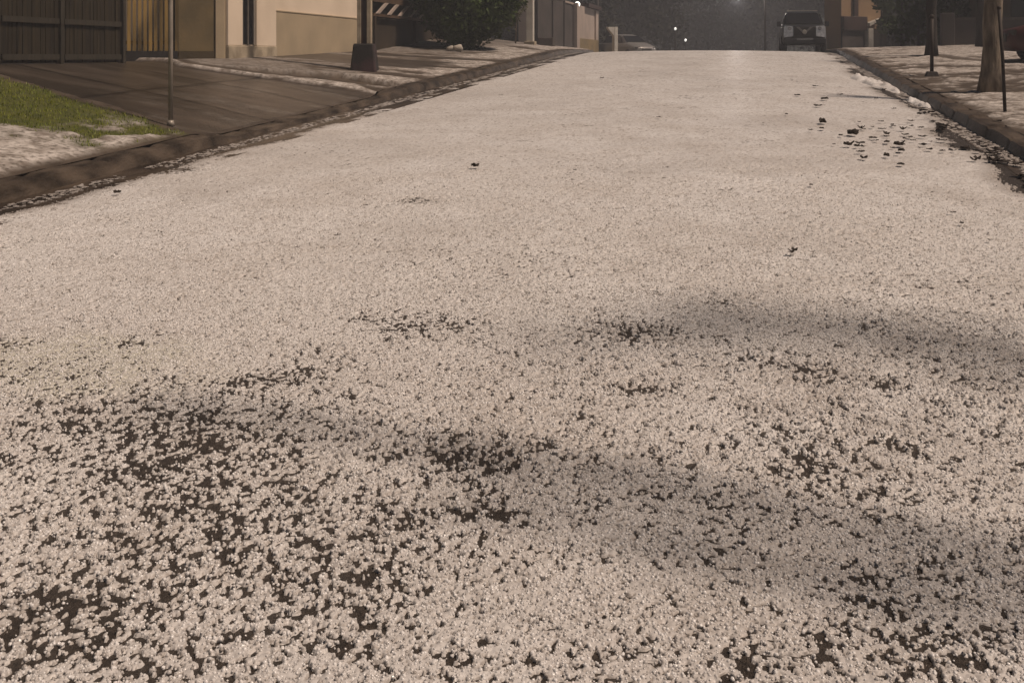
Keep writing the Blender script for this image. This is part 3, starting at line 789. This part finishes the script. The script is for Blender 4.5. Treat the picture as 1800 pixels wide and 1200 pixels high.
# far left walls
wl = thing('boundary_wall', 'dark grey boundary wall between white pillar and pale gatehouse', 'wall', (-9.1, 48, 2.0))
bm = bmesh.new(); add_box(bm, -.25, .0, -4.6, 5.0, -1.2, 2.3); obj('panel', bm, M['greywall'], wl)
bm = bmesh.new(); add_box(bm, -.3, .05, 2.2, 5.0, 2.3, 2.4); obj('coping', bm, M['palegrey'], wl)
for yy in (-4.5, -1.0, 2.0): 
    bm = bmesh.new(); add_box(bm, 0, .07, yy - .1, yy + .1, -1.2, 2.35); obj('pier', bm, M['greywall'], wl)
d = ray(1010, 90); ya = -9.0 / d[0] * d[1]; d = ray(1049, 90); yb = -9.0 / d[0] * d[1]
gh = thing('gatehouse', 'pale rendered gatehouse with ochre lower wall past the crest', 'gatehouse', (-9, ya, 1.2))
L_ = yb - ya
bm = bmesh.new(); add_box(bm, -3, 0, 0, L_, -.8, 3.15); obj('wall', bm, M['palegrey'], gh)
bm = bmesh.new(); add_box(bm, 0, .10, L_ * .14, L_ + .1, -.8, 1.38); obj('plinth', bm, M['ochre'], gh)
bm = bmesh.new(); add_box(bm, .0, .14, -.02, L_ * .11, -.8, 3.2); obj('pilaster', bm, M['palegrey'], gh)
bm = bmesh.new(); add_box(bm, -3.2, .25, L_ * .42, L_ + .2, 3.15, 3.36); obj('roof', bm, M['maroon'], gh)
bm = bmesh.new(); add_box(bm, .0, .10, L_ * .88, L_, 1.38, 3.1); obj('pilaster', bm, M['palegrey'], gh)
d = ray(1015, 8); t = -8.95 / d[0]; lz = H_EYE + d[2] * t
gl = thing('globe_lamp', 'lit white globe lamp on top of the pale gatehouse', 'lamp', (-8.95, d[1] * t, 4.34))
bm = bmesh.new(); add_tube(bm, [(0, 0, 0), (0, 0, lz - 4.34 - .08)], .04, 8); add_tube(bm, [(0, 0, -.02), (0, 0, .04)], .1, 10); obj('stem', bm, M['dark'], gl)
bm = bmesh.new(); add_ball(bm, (0, 0, lz - 4.34), .145, 3); obj('globe', bm, M['lamp'], gl, True)
# pole far left and white gate pier with bracket
def plane_pt(x, y, Y0):
    d = ray(x, y); t = Y0 / d[1]; return d[0] * t, Y0, H_EYE + d[2] * t
X0, Y0, Z0 = plane_pt(1081, 88, 58)
gp = thing('gate_pier', 'slim white gate pier with a bracket arm, right of the gatehouse', 'pillar', (X0, Y0, 1.0), .75)
zt = plane_pt(1081, 48, 58)[2] - 1.0
bm = bmesh.new(); add_box(bm, -.12, .12, -.12, .12, -.2, zt); obj('shaft', bm, M['white'], gp, bevel=.02)
bm = bmesh.new(); add_panel(bm, [(-.12, -.10, zt), (-.55, -.10, zt), (-.5, -.10, zt - .12), (-.12, -.10, zt - .5)], .2, (0, 1, 0)); obj('bracket', bm, M['white'], gp)
for xx, yy, lb in ((962, 52, 'thin grey utility pole above the dark boundary wall'), (1050, 64, 'thin grey utility pole right of the pale gatehouse')):
    X0, Y0, _ = plane_pt(xx, 60, yy)
    p = thing('utility_pole', lb, 'pole', (X0, Y0, float(zc(yy))))
    bm = bmesh.new(); add_tube(bm, [(0, 0, -.4), (0, 0, 8)], [.13, .09], 10); obj('post', bm, M['greywall'], p, True)
    bm = bmesh.new(); add_box(bm, -.6, .6, -.05, .05, 7.3, 7.42); obj('crossarm', bm, M['greywall'], p)

# ------------------------------------------------------------------ VEHICLES
def wheel(parent, x, y, r, w):
    bm = bmesh.new()
    add_tube(bm, [(x - w / 2, y, r), (x - w / 2 + .03, y, r), (x + w / 2 - .03, y, r), (x + w / 2, y, r)], [r * .9, r, r, r * .9], 22)
    wh = obj('wheel', bm, M['rubber'], parent, True)
    s = 1 if x > 0 else -1
    bm = bmesh.new(); add_tube(bm, [(x + s * w * .40, y, r), (x + s * (w / 2 + .012), y, r)], [r * .64, r * .58], 16); obj('rim', bm, M['silver'], wh)
def ring(y, hw, zs, ze, bulge=.04, r=.10):
    return [(-hw + r, y, zs), (-hw, y, zs + r), (-hw - bulge * .4, y, (zs + ze) / 2), (-hw + .02, y, ze - r * .6), (-hw + r, y, ze),
            (hw - r, y, ze), (hw - .02, y, ze - r * .6), (hw + bulge * .4, y, (zs + ze) / 2), (hw, y, zs + r), (hw - r, y, zs)]
# pickup, nose towards the camera
pk = thing('pickup_truck', 'dark pickup truck facing the camera, parked at the right kerb', 'pickup', (2.12, 44.2, float(zc(44.2)) + .02))
bm = bmesh.new()
add_loft(bm, [ring(0.0, .72, .48, 1.04), ring(.10, .82, .38, 1.12), ring(.5, .88, .34, 1.17), ring(1.45, .90, .33, 1.22), ring(1.6, .90, .33, 1.2), ring(3.3, .90, .35, 1.2), ring(3.35, .90, .35, 1.22), ring(5.0, .88, .42, 1.22), ring(5.1, .80, .5, 1.15)])
body = obj('body', bm, M['carpaint'], pk, True, bevel=.02)
bm = bmesh.new()
def cabr(y, hb, zt, ht):
    return [(-hb, y, 1.16), (-ht, y, zt - .08), (-ht + .08, y, zt), (ht - .08, y, zt), (ht, y, zt - .08), (hb, y, 1.16)]
add_loft(bm, [cabr(1.35, .82, 1.22, .80), cabr(1.95, .82, 1.74, .68), cabr(2.3, .83, 1.82, .68), cabr(3.0, .83, 1.82, .68), cabr(3.35, .82, 1.72, .68)])
obj('cabin', bm, M['carpaint'], pk)
bm = bmesh.new(); add_panel(bm, [(-.74, 1.385, 1.26), (.74, 1.385, 1.26), (.62, 1.925, 1.72), (-.62, 1.925, 1.72)], .018, (0, -.65, .75)); obj('windscreen', bm, M['glass'], pk)
for s in (-1, 1):
    bm = bmesh.new(); add_panel(bm, [(s * .832, 1.7, 1.24), (s * .832, 3.2, 1.24), (s * .70, 3.1, 1.70), (s * .70, 2.0, 1.70)], .015, (s, 0, .3)); obj('side_window', bm, M['glass'], pk)
    bm = bmesh.new(); add_panel(bm, [(s * .46, -.03, .70), (s * .84, .06, .64), (s * .83, .06, 1.06), (s * .79, .05, 1.13), (s * .46, -.02, 1.11)], .05, (0, -1, .1)); hl = obj('headlight', bm, M['lens'], pk)
    bm = bmesh.new(); add_tube(bm, [(s * .60, -.02, 1.02), (s * .60, -.075, 1.02)], [.09, .075], 14); obj('bulb_housing', bm, M['chrome'], hl)
    bm = bmesh.new(); add_tube(bm, [(s * .90, 1.6, 1.18), (s * .99, 1.6, 1.22)], .03, 8); add_box(bm, s * 1.0 - .08, s * 1.0 + .08, 1.54, 1.64, 1.14, 1.36); obj('mirror', bm, M['carpaint'], pk, bevel=.02)
    for y in (.85, 4.2): wheel(pk, s * .80, y, .37, .24)
    bm = bmesh.new(); add_box(bm, s * .62 - .11, s * .62 + .11, -.06, .05, .48, .58); obj('fog_lamp', bm, M['chrome'], pk)
bm = bmesh.new(); add_box(bm, -.42, .42, -.03, .06, .66, 1.08); gr = obj('grille', bm, M['dark'], pk, bevel=.02)
bm = bmesh.new()
for s in (-1, 1):
    add_panel(bm, [(s * .34, -.035, 1.08), (s * .22, -.035, 1.08), (s * .02, -.035, .88), (s * .10, -.035, .86)], .035, (0, -1, 0))
obj('chrome_bars', bm, M['silver'], gr)
bm = bmesh.new(); add_tube(bm, [(0, -.03, .87), (0, -.085, .87)], [.095, .085], 18); obj('badge', bm, M['white'], gr)
bm = bmesh.new(); add_box(bm, -.86, .86, -.10, .20, .36, .60); bp = obj('bumper', bm, M['carpaint'], pk, bevel=.05)
bm = bmesh.new(); add_box(bm, -.30, .34, -.12, -.102, .545, .60); obj('bumper_strip', bm, M['chrome'], bp)
bm = bmesh.new(); add_box(bm, -.60, .62, 1.97, 2.03, 1.81, 1.86); add_tube(bm, [(-.6, 1.94, 1.84), (-.6, 2.06, 1.84)], .05, 10)
obj('roof_bar', bm, M['white'], pk)

def small_car(name, label, loc, rz, paint, parts=True):
    c = thing(name, label, 'car', loc, rz)
    bm = bmesh.new()
    add_loft(bm, [ring(0.0, .62, .36, .66), ring(.15, .78, .25, .74), ring(.9, .83, .22, .92), ring(2.6, .84, .22, .97), ring(3.7, .82, .24, .95), ring(3.95, .70, .34, .88)])
    obj('body', bm, paint, c, True)
    bm = bmesh.new()
    def cr(y, hb, zt, ht): return [(-hb, y, .90), (-ht, y, zt - .06), (-ht + .08, y, zt), (ht - .08, y, zt), (ht, y, zt - .06), (hb, y, .90)]
    add_loft(bm, [cr(.95, .74, .95, .70), cr(1.6, .76, 1.38, .58), cr(2.1, .77, 1.46, .58), cr(3.0, .77, 1.43, .58), cr(3.75, .74, .98, .66)])
    obj('cabin', bm, paint, c)
    bm = bmesh.new(); add_panel(bm, [(-.68, 1.0, .98), (.68, 1.0, .98), (.54, 1.56, 1.36), (-.54, 1.56, 1.36)], .02, (0, -.6, .8)); obj('windscreen', bm, M['glass'], c)
    for s in (-1, 1):
        bm = bmesh.new(); add_panel(bm, [(s * .768, 1.3, .97), (s * .768, 3.3, .97), (s * .61, 2.95, 1.38), (s * .61, 1.75, 1.38)], .015, (s, 0, .4)); obj('side_window', bm, M['glass'], c)
        bm = bmesh.new(); add_panel(bm, [(s * .45, .03, .58), (s * .72, .10, .58), (s * .74, .12, .70), (s * .48, .05, .70)], .05, (0, -1, .2)); obj('headlight', bm, M['unlit'], c)
        for y in (.75, 3.2): wheel(c, s * .76, y, .29, .19)
    bm = bmesh.new(); add_box(bm, -.35, .35, -.03, .06, .45, .62); obj('grille', bm, M['dark'], c, bevel=.02)
    return c
X0, Y0, _ = plane_pt(1137, 80, 59)
small_car('parked_car', 'pale silver car whose roof just shows beyond the crest', (X0, Y0, float(zc(59)) + .02), .75, M['silver'])
small_car('parked_car', 'dark red car behind the thick trunk, cut by the right edge', (5.55, 25.2, zg(5.6, 25.2) + .02), math.radians(-90), M['red'])

# ------------------------------------------------------------------ RIGHT SIDE
rh = thing('house', 'apricot house with a maroon board and grey lower wall behind the pickup', 'house', (4.3, 53, float(zc(53))), math.radians(38))
def rx(x):                            # along the turned front wall
    d = ray(x, 50); k = math.tan(math.radians(38)); t = (53 - k * 4.3) / (d[1] - k * d[0])
    return (d[0] * t - 4.3) / math.cos(math.radians(38))
def rz_(y, x=1500): return plane_pt(x, y, 53)[2] - float(zc(53))
bm = bmesh.new(); add_box(bm, rx(1479), rx(1556), .0, 1.2, -.4, 5.2); obj('wall', bm, M['orange'], rh)
bm = bmesh.new(); add_box(bm, rx(1477), rx(1519), -.25, 0, rz_(54), rz_(29)); obj('board', bm, M['maroon'], rh, bevel=.03)
bm = bmesh.new(); add_box(bm, rx(1478), rx(1517), -.10, 0, -.4, rz_(54) - .01); obj('lower_wall', bm, M['greywall'], rh)
bm = bmesh.new(); add_box(bm, rx(1499), rx(1506), -.12, -.01, rz_(29) + .01, 5.1); obj('post', bm, M['maroon'], rh)
bm = bmesh.new(); add_box(bm, rx(1519), rx(1528), -.30, -.02, -.4, rz_(50)); obj('pillar', bm, M['white'], rh, bevel=.02)
bm = bmesh.new(); add_box(bm, rx(1528), rx(1556), -.06, -.01, -.4, rz_(50)); obj('lower_wall', bm, M['carportdark'], rh)
bm = bmesh.new(); add_panel(bm, [(rx(1520), -.35, rz_(46)), (rx(1542), -.35, rz_(34)), (rx(1542), -.35, rz_(31)), (rx(1520), -.35, rz_(40))], .3, (0, 1, 0)); obj('awning', bm, M['white'], rh)
pb = thing('shrub', 'small dark leafy shrub in front of the apricot wall', 'plant', (plane_pt(1548, 50, 52)[0], 52.0, float(zc(52)) + .2))
bm = bmesh.new(); add_tube(bm, [(0, 0, -.2), (.05, 0, 1.5), (0, 0, 3.2)], [.06, .05, .03], 7); obj('stem', bm, M['darkbark'], pb, True)
obj('foliage', leaf_mesh('foliage', [(-.1, 0, 2.9, .6), (.2, 0, 2.2, .5), (.1, 0, 3.6, .6), (.3, 0, 1.2, .5)], 800, .16, 1, 12), M['leaf'], pb)

hg = thing('hedge', 'tall dark hedge across the lot right of the apricot house', 'hedge', (7.3, 41, 1.8))
bl = [(random.uniform(-1.8, 1.9), random.uniform(-1.5, 1.5), random.uniform(.4, 3.6), random.uniform(.7, 1.1)) for _ in range(42)]
obj('foliage', leaf_mesh('foliage', bl, 9000, .14, 1, 21), M['leaf'], hg)
bm = bmesh.new()
for q in range(7): add_tube(bm, [(-1.8 + q * .6, .2, -.2), (-1.75 + q * .6, .2, 2.5)], [.05, .03], 6)
obj('stem', bm, M['darkbark'], hg)
lw = thing('boundary_wall', 'low brown wall behind the two right-hand trunks', 'wall', (8.0, 36, 1.85))
bm = bmesh.new(); add_box(bm, -1.9, 7.5, 0, .2, -.25, .95); obj('panel', bm, M['greywall'], lw)
bm = bmesh.new(); add_box(bm, -1.95, -1.55, -.08, .28, -.25, 1.18); obj('pier', bm, M['greywall'], lw, bevel=.02)
bm = bmesh.new(); add_box(bm, -1.6, 7.5, -.04, .24, .95, 1.03); obj('coping', bm, M['greywall'], lw)
rw = thing('house', 'dark brown house behind the red car at the right edge', 'house', (9.2, 33, 1.7))
bm = bmesh.new(); add_box(bm, -1.6, 8, 3.6, 9, -.2, 4.5); obj('wall', bm, M['dwall'], rw)
bm = bmesh.new(); add_box(bm, -.9, .6, 3.55, 3.6, 1.0, 2.6); obj('window', bm, M['glass'], rw)
bm = bmesh.new(); add_box(bm, -1.9, 8.3, 3.2, 9.3, 4.5, 4.7); obj('roof', bm, M['maroon'], rw)

def bare_tree(x, y, h, r0, r1, lean, label, m, seed, limbs=6):
    t = thing('street_tree', label, 'tree', (x, y, zg(x, y)))
    obj('trunk', limb_bm(h, r0, r1, 0, lean, seed), m, t, True)
    rr = random.Random(seed); bm = bmesh.new()                     # pollarded: stubby heads
    for k in range(4):
        a = k * 1.6 + rr.random(); p = Vector((lean[0], lean[1], h - .12))
        q = p + Vector((math.cos(a) * .25, math.sin(a) * .25, .28)); q2 = q + Vector((math.cos(a) * .08, math.sin(a) * .08, .25))
        add_tube(bm, [p, q, q2], [r1 * .8, r1 * .6, r1 * .75], 8)
    obj('crown', bm, m, t, True)
    return t
x, y = ground_at(1742, 163)
bt = bare_tree(x, y, 3.1, .165, .105, (.10, .03), 'thick grey brown street trunk with pale upper bark, nearest on the right verge', M['bark'], 3)
x, y = ground_at(1637, 99)
bare_tree(x, y, 3.3, .14, .11, (.02, 0), 'dark straight tree trunk behind the short iron post', M['darkbark'], 5)
X0, Y0, _ = plane_pt(1725, 85, 33.5)
bare_tree(X0, Y0, 3.4, .14, .10, (-.05, 0), 'dark tree trunk in front of the low brown wall', M['darkbark'], 8)
x, y = ground_at(1638, 134)
ip_ = thing('iron_post', 'short dark iron post on a square foot, right verge', 'post', (x, y, zg(x, y)))
bm = bmesh.new(); add_tube(bm, [(0, 0, 0), (0, 0, 1.15)], .035, 10); obj('shaft', bm, M['rust'], ip_, True)
bm = bmesh.new(); add_box(bm, -.13, .13, -.13, .13, -.03, .09, taper=.3); obj('foot', bm, M['rust'], ip_, bevel=.015)
bm = bmesh.new(); add_ball(bm, (0, 0, 1.16), .05, 2); obj('cap', bm, M['rust'], ip_, True)
x, y = ground_at(1767, 199)
rd = thing('iron_rod', 'thin leaning dark rod planted in hail beside the thick trunk', 'rod', (x, y, zg(x, y)))
bm = bmesh.new(); add_tube(bm, [(0, 0, -.05), (-.03, 0, .7), (-.075, 0, 1.36)], .022, 8); obj('shaft', bm, M['rust'], rd, True)
bm = bmesh.new(); add_ball(bm, (-.075, 0, 1.37), .028, 2); obj('tip', bm, M['rust'], rd, True)

# street tree just outside the picture on the right; its boughs shade the near road
bt2 = thing('street_tree', 'street tree whose boughs hang over the near road, shading the hail', 'tree', (4.6, 2.2, zg(4.6, 2.2)))
def shade_pt(x, y, hgt):
    X, Y = ground_at(x, y); k = hgt / SUN_DIR.z; p = Vector((X, Y, float(zroad(X, Y)))) + SUN_DIR * k
    return p - Vector(bt2.location)
bm = bmesh.new(); add_tube(bm, [(0, 0, -.1), (.02, 0, 1.5), (-.05, .05, 3.1), (0, .1, 4.6)], [.24, .18, .16, .10], 14); obj('trunk', bm, M['bark'], bt2, True)
rb = random.Random(3)
lv = []
for pix, hgt, rad, nl, sp in (([(1830, 994), (1560, 945), (1300, 893), (1100, 850), (880, 815), (640, 775), (430, 728), (280, 704)], 3.6, .040, 5, .08),
                              ([(1840, 1086), (1660, 1062), (1480, 1020), (1250, 962), (1000, 915), (860, 888)], 3.7, .044, 5, .09),
                              ([(1840, 640), (1600, 592), (1400, 572), (1200, 575), (1040, 588)], 4.3, .016, 15, .34)):
    P = [Vector((0, 0, 2.9))] + [shade_pt(a, b, hgt) for a, b in pix]
    n = len(P)
    bm = bmesh.new(); add_tube(bm, P, [rad * 1.25 * (1 - .62 * i / (n - 1)) for i in range(n)], 8)
    for i in range(1, n - 1):
        for q in range(5):
            p = P[i].lerp(P[i + 1], rb.random()); dv = Vector((rb.uniform(-.25, .05), rb.uniform(-.22, .22), rb.uniform(-.1, .25)))
            add_tube(bm, [p, p + dv, p + dv * 1.8 + Vector((0, 0, .05))], [rad * .3, rad * .2, .004], 5)
    obj('bough', bm, M['bark'], bt2, True)
    for i in range(1, n - 1):
        for q in range(nl):
            p = P[i].lerp(P[i + 1], rb.random()); lv.append((p.x + rb.uniform(-sp, sp), p.y + rb.uniform(-sp, sp), p.z + rb.uniform(-.1, .1), sp * rb.uniform(.6, 1.2)))
obj('foliage', leaf_mesh('foliage', lv, 2600, .022, .6, 77), M['leaf'], bt2)

# ------------------------------------------------------------------ far lamps and trees beyond the crest
for xx, yy, Y0, lb in ((1187, 51, 61, 'small lit lamp far down the street, the higher of two'), (1205, 71, 64, 'small lit lamp far down the street, the lower of two')):
    X0, _, Z0 = plane_pt(xx, yy, Y0); zb = float(zc(Y0))
    s = thing('street_lamp', lb, 'lamp', (X0, Y0, zb))
    bm = bmesh.new(); add_tube(bm, [(0, 0, -.2), (0, 0, Z0 - zb - .1)], .05, 8); obj('post', bm, M['dark'], s)
    bm = bmesh.new(); add_ball(bm, (0, 0, Z0 - zb), .07, 2, (1, 1, 1.3)); obj('lamp_head', bm, M['lampfar'], s, True)
X0, Y0, Z0 = plane_pt(1296, -3, 62); zb = float(zc(62))
s = thing('street_lamp', 'tall street lamp glowing in the mist at the top of the picture', 'lamp', (X0, Y0, zb))
bm = bmesh.new(); add_tube(bm, [(1.6, 0, -.3), (1.6, 0, Z0 - zb - .2), (1.3, 0, Z0 - zb + .15), (.15, 0, Z0 - zb + .12)], [.08, .06, .05, .04], 9); obj('post', bm, M['dark'], s, True)
bm = bmesh.new(); add_box(bm, -.25, .2, -.1, .1, Z0 - zb + .05, Z0 - zb + .16); obj('head', bm, M['dark'], s, bevel=.02)
bm = bmesh.new(); add_ball(bm, (-.03, 0, Z0 - zb + .02), .09, 2, (1.6, 1, .5)); obj('bulb', bm, M['lampfar'], s, True)
ld = bpy.data.lights.new('lamp_light', 'POINT'); ld.energy = 420; ld.color = (1, .88, .82); ld.shadow_soft_size = .12
lo = bpy.data.objects.new('lamp_light', ld); link(lo); lo.parent = s; lo.location = (-.03, 0, Z0 - zb - .1)
spots = [(-19, 50, 4.6), (-15.5, 58, 4.5), (-13.5, 68, 5.0), (-9.5, 80, 5.0), (-4.0, 96, 5.6), (2.5, 104, 5.8), (8.5, 92, 5.4), (12.5, 76, 5.0),
         (10.5, 63, 4.2), (14.0, 52, 4.4), (-24, 44, 4.5), (16, 110, 5.5), (-14, 108, 5.5), (-6, 125, 6), (5, 128, 6)]
names = ['broad dark tree over the dark boundary wall', 'dark leafy tree above the gatehouse roof', 'dark tree down the slope right of the gatehouse', 'hazy tree left of the two small lit lamps', 'hazy grey tree right behind the small lit lamps', 'palest hazy tree at the end of the street', 'hazy tree left of the pickup roof', 'dark tree right behind the pickup roof', 'dark tree between pickup and apricot house', 'dark tree above the hedge on the right', 'dark tree behind the cream house', 'far hazy tree behind the apricot house', 'far hazy tree behind the slim white gate pier', 'farthest pale tree seen over the lit lamps', 'farthest pale tree seen left of the pickup']
for i, ((X0, Y0, cr), nm) in enumerate(zip(spots, names)):
    t = thing('street_tree', nm, 'tree', (X0, Y0, float(zc(Y0))), group='trees beyond the crest')
    obj('trunk', limb_bm(5, .22, .1, 5, (0, 0), 30 + i), M['darkbark'], t, True)
    rr = random.Random(50 + i)
    bl = [(rr.uniform(-.7, .7) * cr, rr.uniform(-.6, .6) * cr, rr.uniform(1.0, 8.5), rr.uniform(.28, .48) * cr) for _ in range(20)]
    obj('crown', leaf_mesh('crown', bl, 9000, .20, .9, 60 + i), M['farleaf'], t)

# ------------------------------------------------------------------ wet leaves and clods on the hail
LEAVES = [(1445, 220, 11, 1), (1450, 178, 9, 0), (1437, 190, 8, 0), (1433, 155, 5, 0), (1403, 171, 6, 0), (1383, 205, 5, 0), (1478, 170, 5, 0),
          (1500, 241, 13, 1), (1493, 261, 9, 1), (1514, 257, 9, 0), (1519, 284, 8, 1), (1558, 280, 7, 1), (1584, 295, 9, 0), (1582, 261, 10, 1), (1583, 270, 10, 0),
          (1560, 255, 9, 0), (1557, 241, 7, 1), (1588, 232, 8, 1), (1590, 242, 7, 0), (1592, 249, 6, 0), (1620, 245, 8, 0), (1622, 260, 8, 0), (1634, 268, 8, 0),
          (1655, 271, 6, 0), (1673, 270, 7, 0), (1620, 229, 6, 0), (1602, 226, 5, 0), (1533, 228, 5, 0), (1548, 218, 5, 0), (1571, 195, 5, 0), (1540, 177, 5, 0),
          (1616, 205, 5, 0), (1660, 252, 6, 0), (1674, 262, 5, 0), (1715, 287, 10, 1), (1744, 288, 12, 1), (1541, 252, 5, 0), (1518, 232, 5, 0), (1466, 259, 4, 0),
          (1394, 451, 9, 1), (1676, 381, 6, 0), (835, 299, 8, 1), (207, 345, 7, 1), (1010, 305, 4, 0), (1158, 210, 4, 0), (1425, 332, 6, 0), (1548, 232, 6, 0), (1570, 226, 5, 0), (1604, 252, 5, 0), (1640, 236, 5, 0),
          (1740, 430, 5, 0), (1690, 400, 5, 0), (1058, 140, 5, 0), (1510, 219, 4, 0)]
rl = random.Random(17)
for _ in range(30):
    LEAVES.append((rl.gauss(1590, 62), rl.gauss(248, 20), rl.choice((4, 5, 6, 8)), rl.random() > .7))
protos = []
for v in range(5):
    rr = random.Random(200 + v); bm = bmesh.new()
    n = 10; top = []
    for ly, zf in ((0, 0), (1, 1)):
        pass
    for q in range(2 + v % 2):                                    # a few crumpled leaves stuck together
        a0 = rr.uniform(0, 6.28); ox, oy = rr.uniform(-.3, .3), rr.uniform(-.3, .3)
        P = []
        for k in range(n):
            a = k / n * 2 * math.pi; rad = (1.0 if q == 0 else .7) * (.55 + .45 * abs(math.cos(a))) * rr.uniform(.8, 1.15)
            P.append(Vector((ox + math.cos(a + a0) * rad, oy + math.sin(a + a0) * rad * .75, .22 + q * .12 + .32 * rr.random() * (rad > .6) + .2 * math.cos(a * 2 + q))))
        c = bm.verts.new((ox, oy, .12 + q * .14)); c2 = bm.verts.new((ox, oy, .03 + q * .12))
        R1 = [bm.verts.new(p) for p in P]; R2 = [bm.verts.new(p - Vector((0, 0, .10))) for p in P]
        for k in range(n):
            j = (k + 1) % n
            bm.faces.new((c, R1[k], R1[j])); bm.faces.new((c2, R2[j], R2[k])); bm.faces.new((R1[k], R2[k], R2[j], R1[j]))
    bmesh.ops.recalc_face_normals(bm, faces=bm.faces)
    me = bpy.data.meshes.new('dead_leaf'); bm.to_mesh(me); bm.free(); me.materials.append(M['litter']); protos.append(me)
for i, (x, y, w, tall) in enumerate(LEAVES):
    X, Y = ground_at(x, y); D = -SA * X + CA * Y
    o = bpy.data.objects.new('dead_leaf', protos[i % 5]); link(o)
    r = w * D / FPX * 1.1
    hgt = (1.1 if tall else .55) * r
    o.location = (X, Y, float(zroad(X, Y)) + .030 if X < 2.3 else zg(X, Y) + .01); o.scale = (r, r, hgt); o.rotation_euler = (0, 0, random.uniform(0, 6.28))
    if (x, y) == (1394, 451): lb = 'lone dark leaf on the hail, nearest to the camera on the right half'
    elif (x, y) == (207, 345): lb = 'small dark clod on the hail by the left gutter'
    elif (x, y) == (835, 299): lb = 'lone dark leaf in the middle of the white road'
    elif (x, y) == (1058, 140): lb = 'tiny dark speck of leaf on the hail far up the road'
    elif (x, y) == (1744, 288): lb = 'wide dark leaf clump touching the right gutter'
    elif (x, y) == (1445, 220): lb = 'upright dark leaf clump standing alone above the scattered leaves'
    else: lb = 'wet dark leaf among those scattered on the hail near the right gutter'
    tag(o, lb, 'leaf', 'dead leaves on the hail')

for i in range(26):                                              # sodden leaves lining the gutter
    Y = 8.6 + 13 * rng.random() ** 1.3; X = 2.20 + .36 * rng.random()
    o = bpy.data.objects.new('dead_leaf', protos[i % 5]); link(o)
    r = .035 + .05 * rng.random()
    o.location = (X, Y, float(zroad(min(X, 2.36), Y)) + .012); o.scale = (r, r * 1.4, r * .5); o.rotation_euler = (0, 0, 6.28 * rng.random())
    tag(o, 'sodden dark leaf lying in the wet right gutter against the kerb', 'leaf', 'leaves in the right gutter')

# ------------------------------------------------------------------ damp night air
bm = bmesh.new(); add_box(bm, -45, 45, -8, 140, -1.9, 13.5)
hz_o = obj('haze', bm)
hm = bpy.data.materials.new('damp_air'); hm.use_nodes = True
hn = hm.node_tree; hn.nodes.remove(hn.nodes['Principled BSDF'])
pv = hn.nodes.new('ShaderNodeVolumePrincipled'); pv.inputs['Density'].default_value = .0038; pv.inputs['Color'].default_value = (.82, .87, .96, 1)
hn.links.new(pv.outputs[0], hn.nodes['Material Output'].inputs['Volume'])
hz_o.data.materials.append(hm); stuff(hz_o)
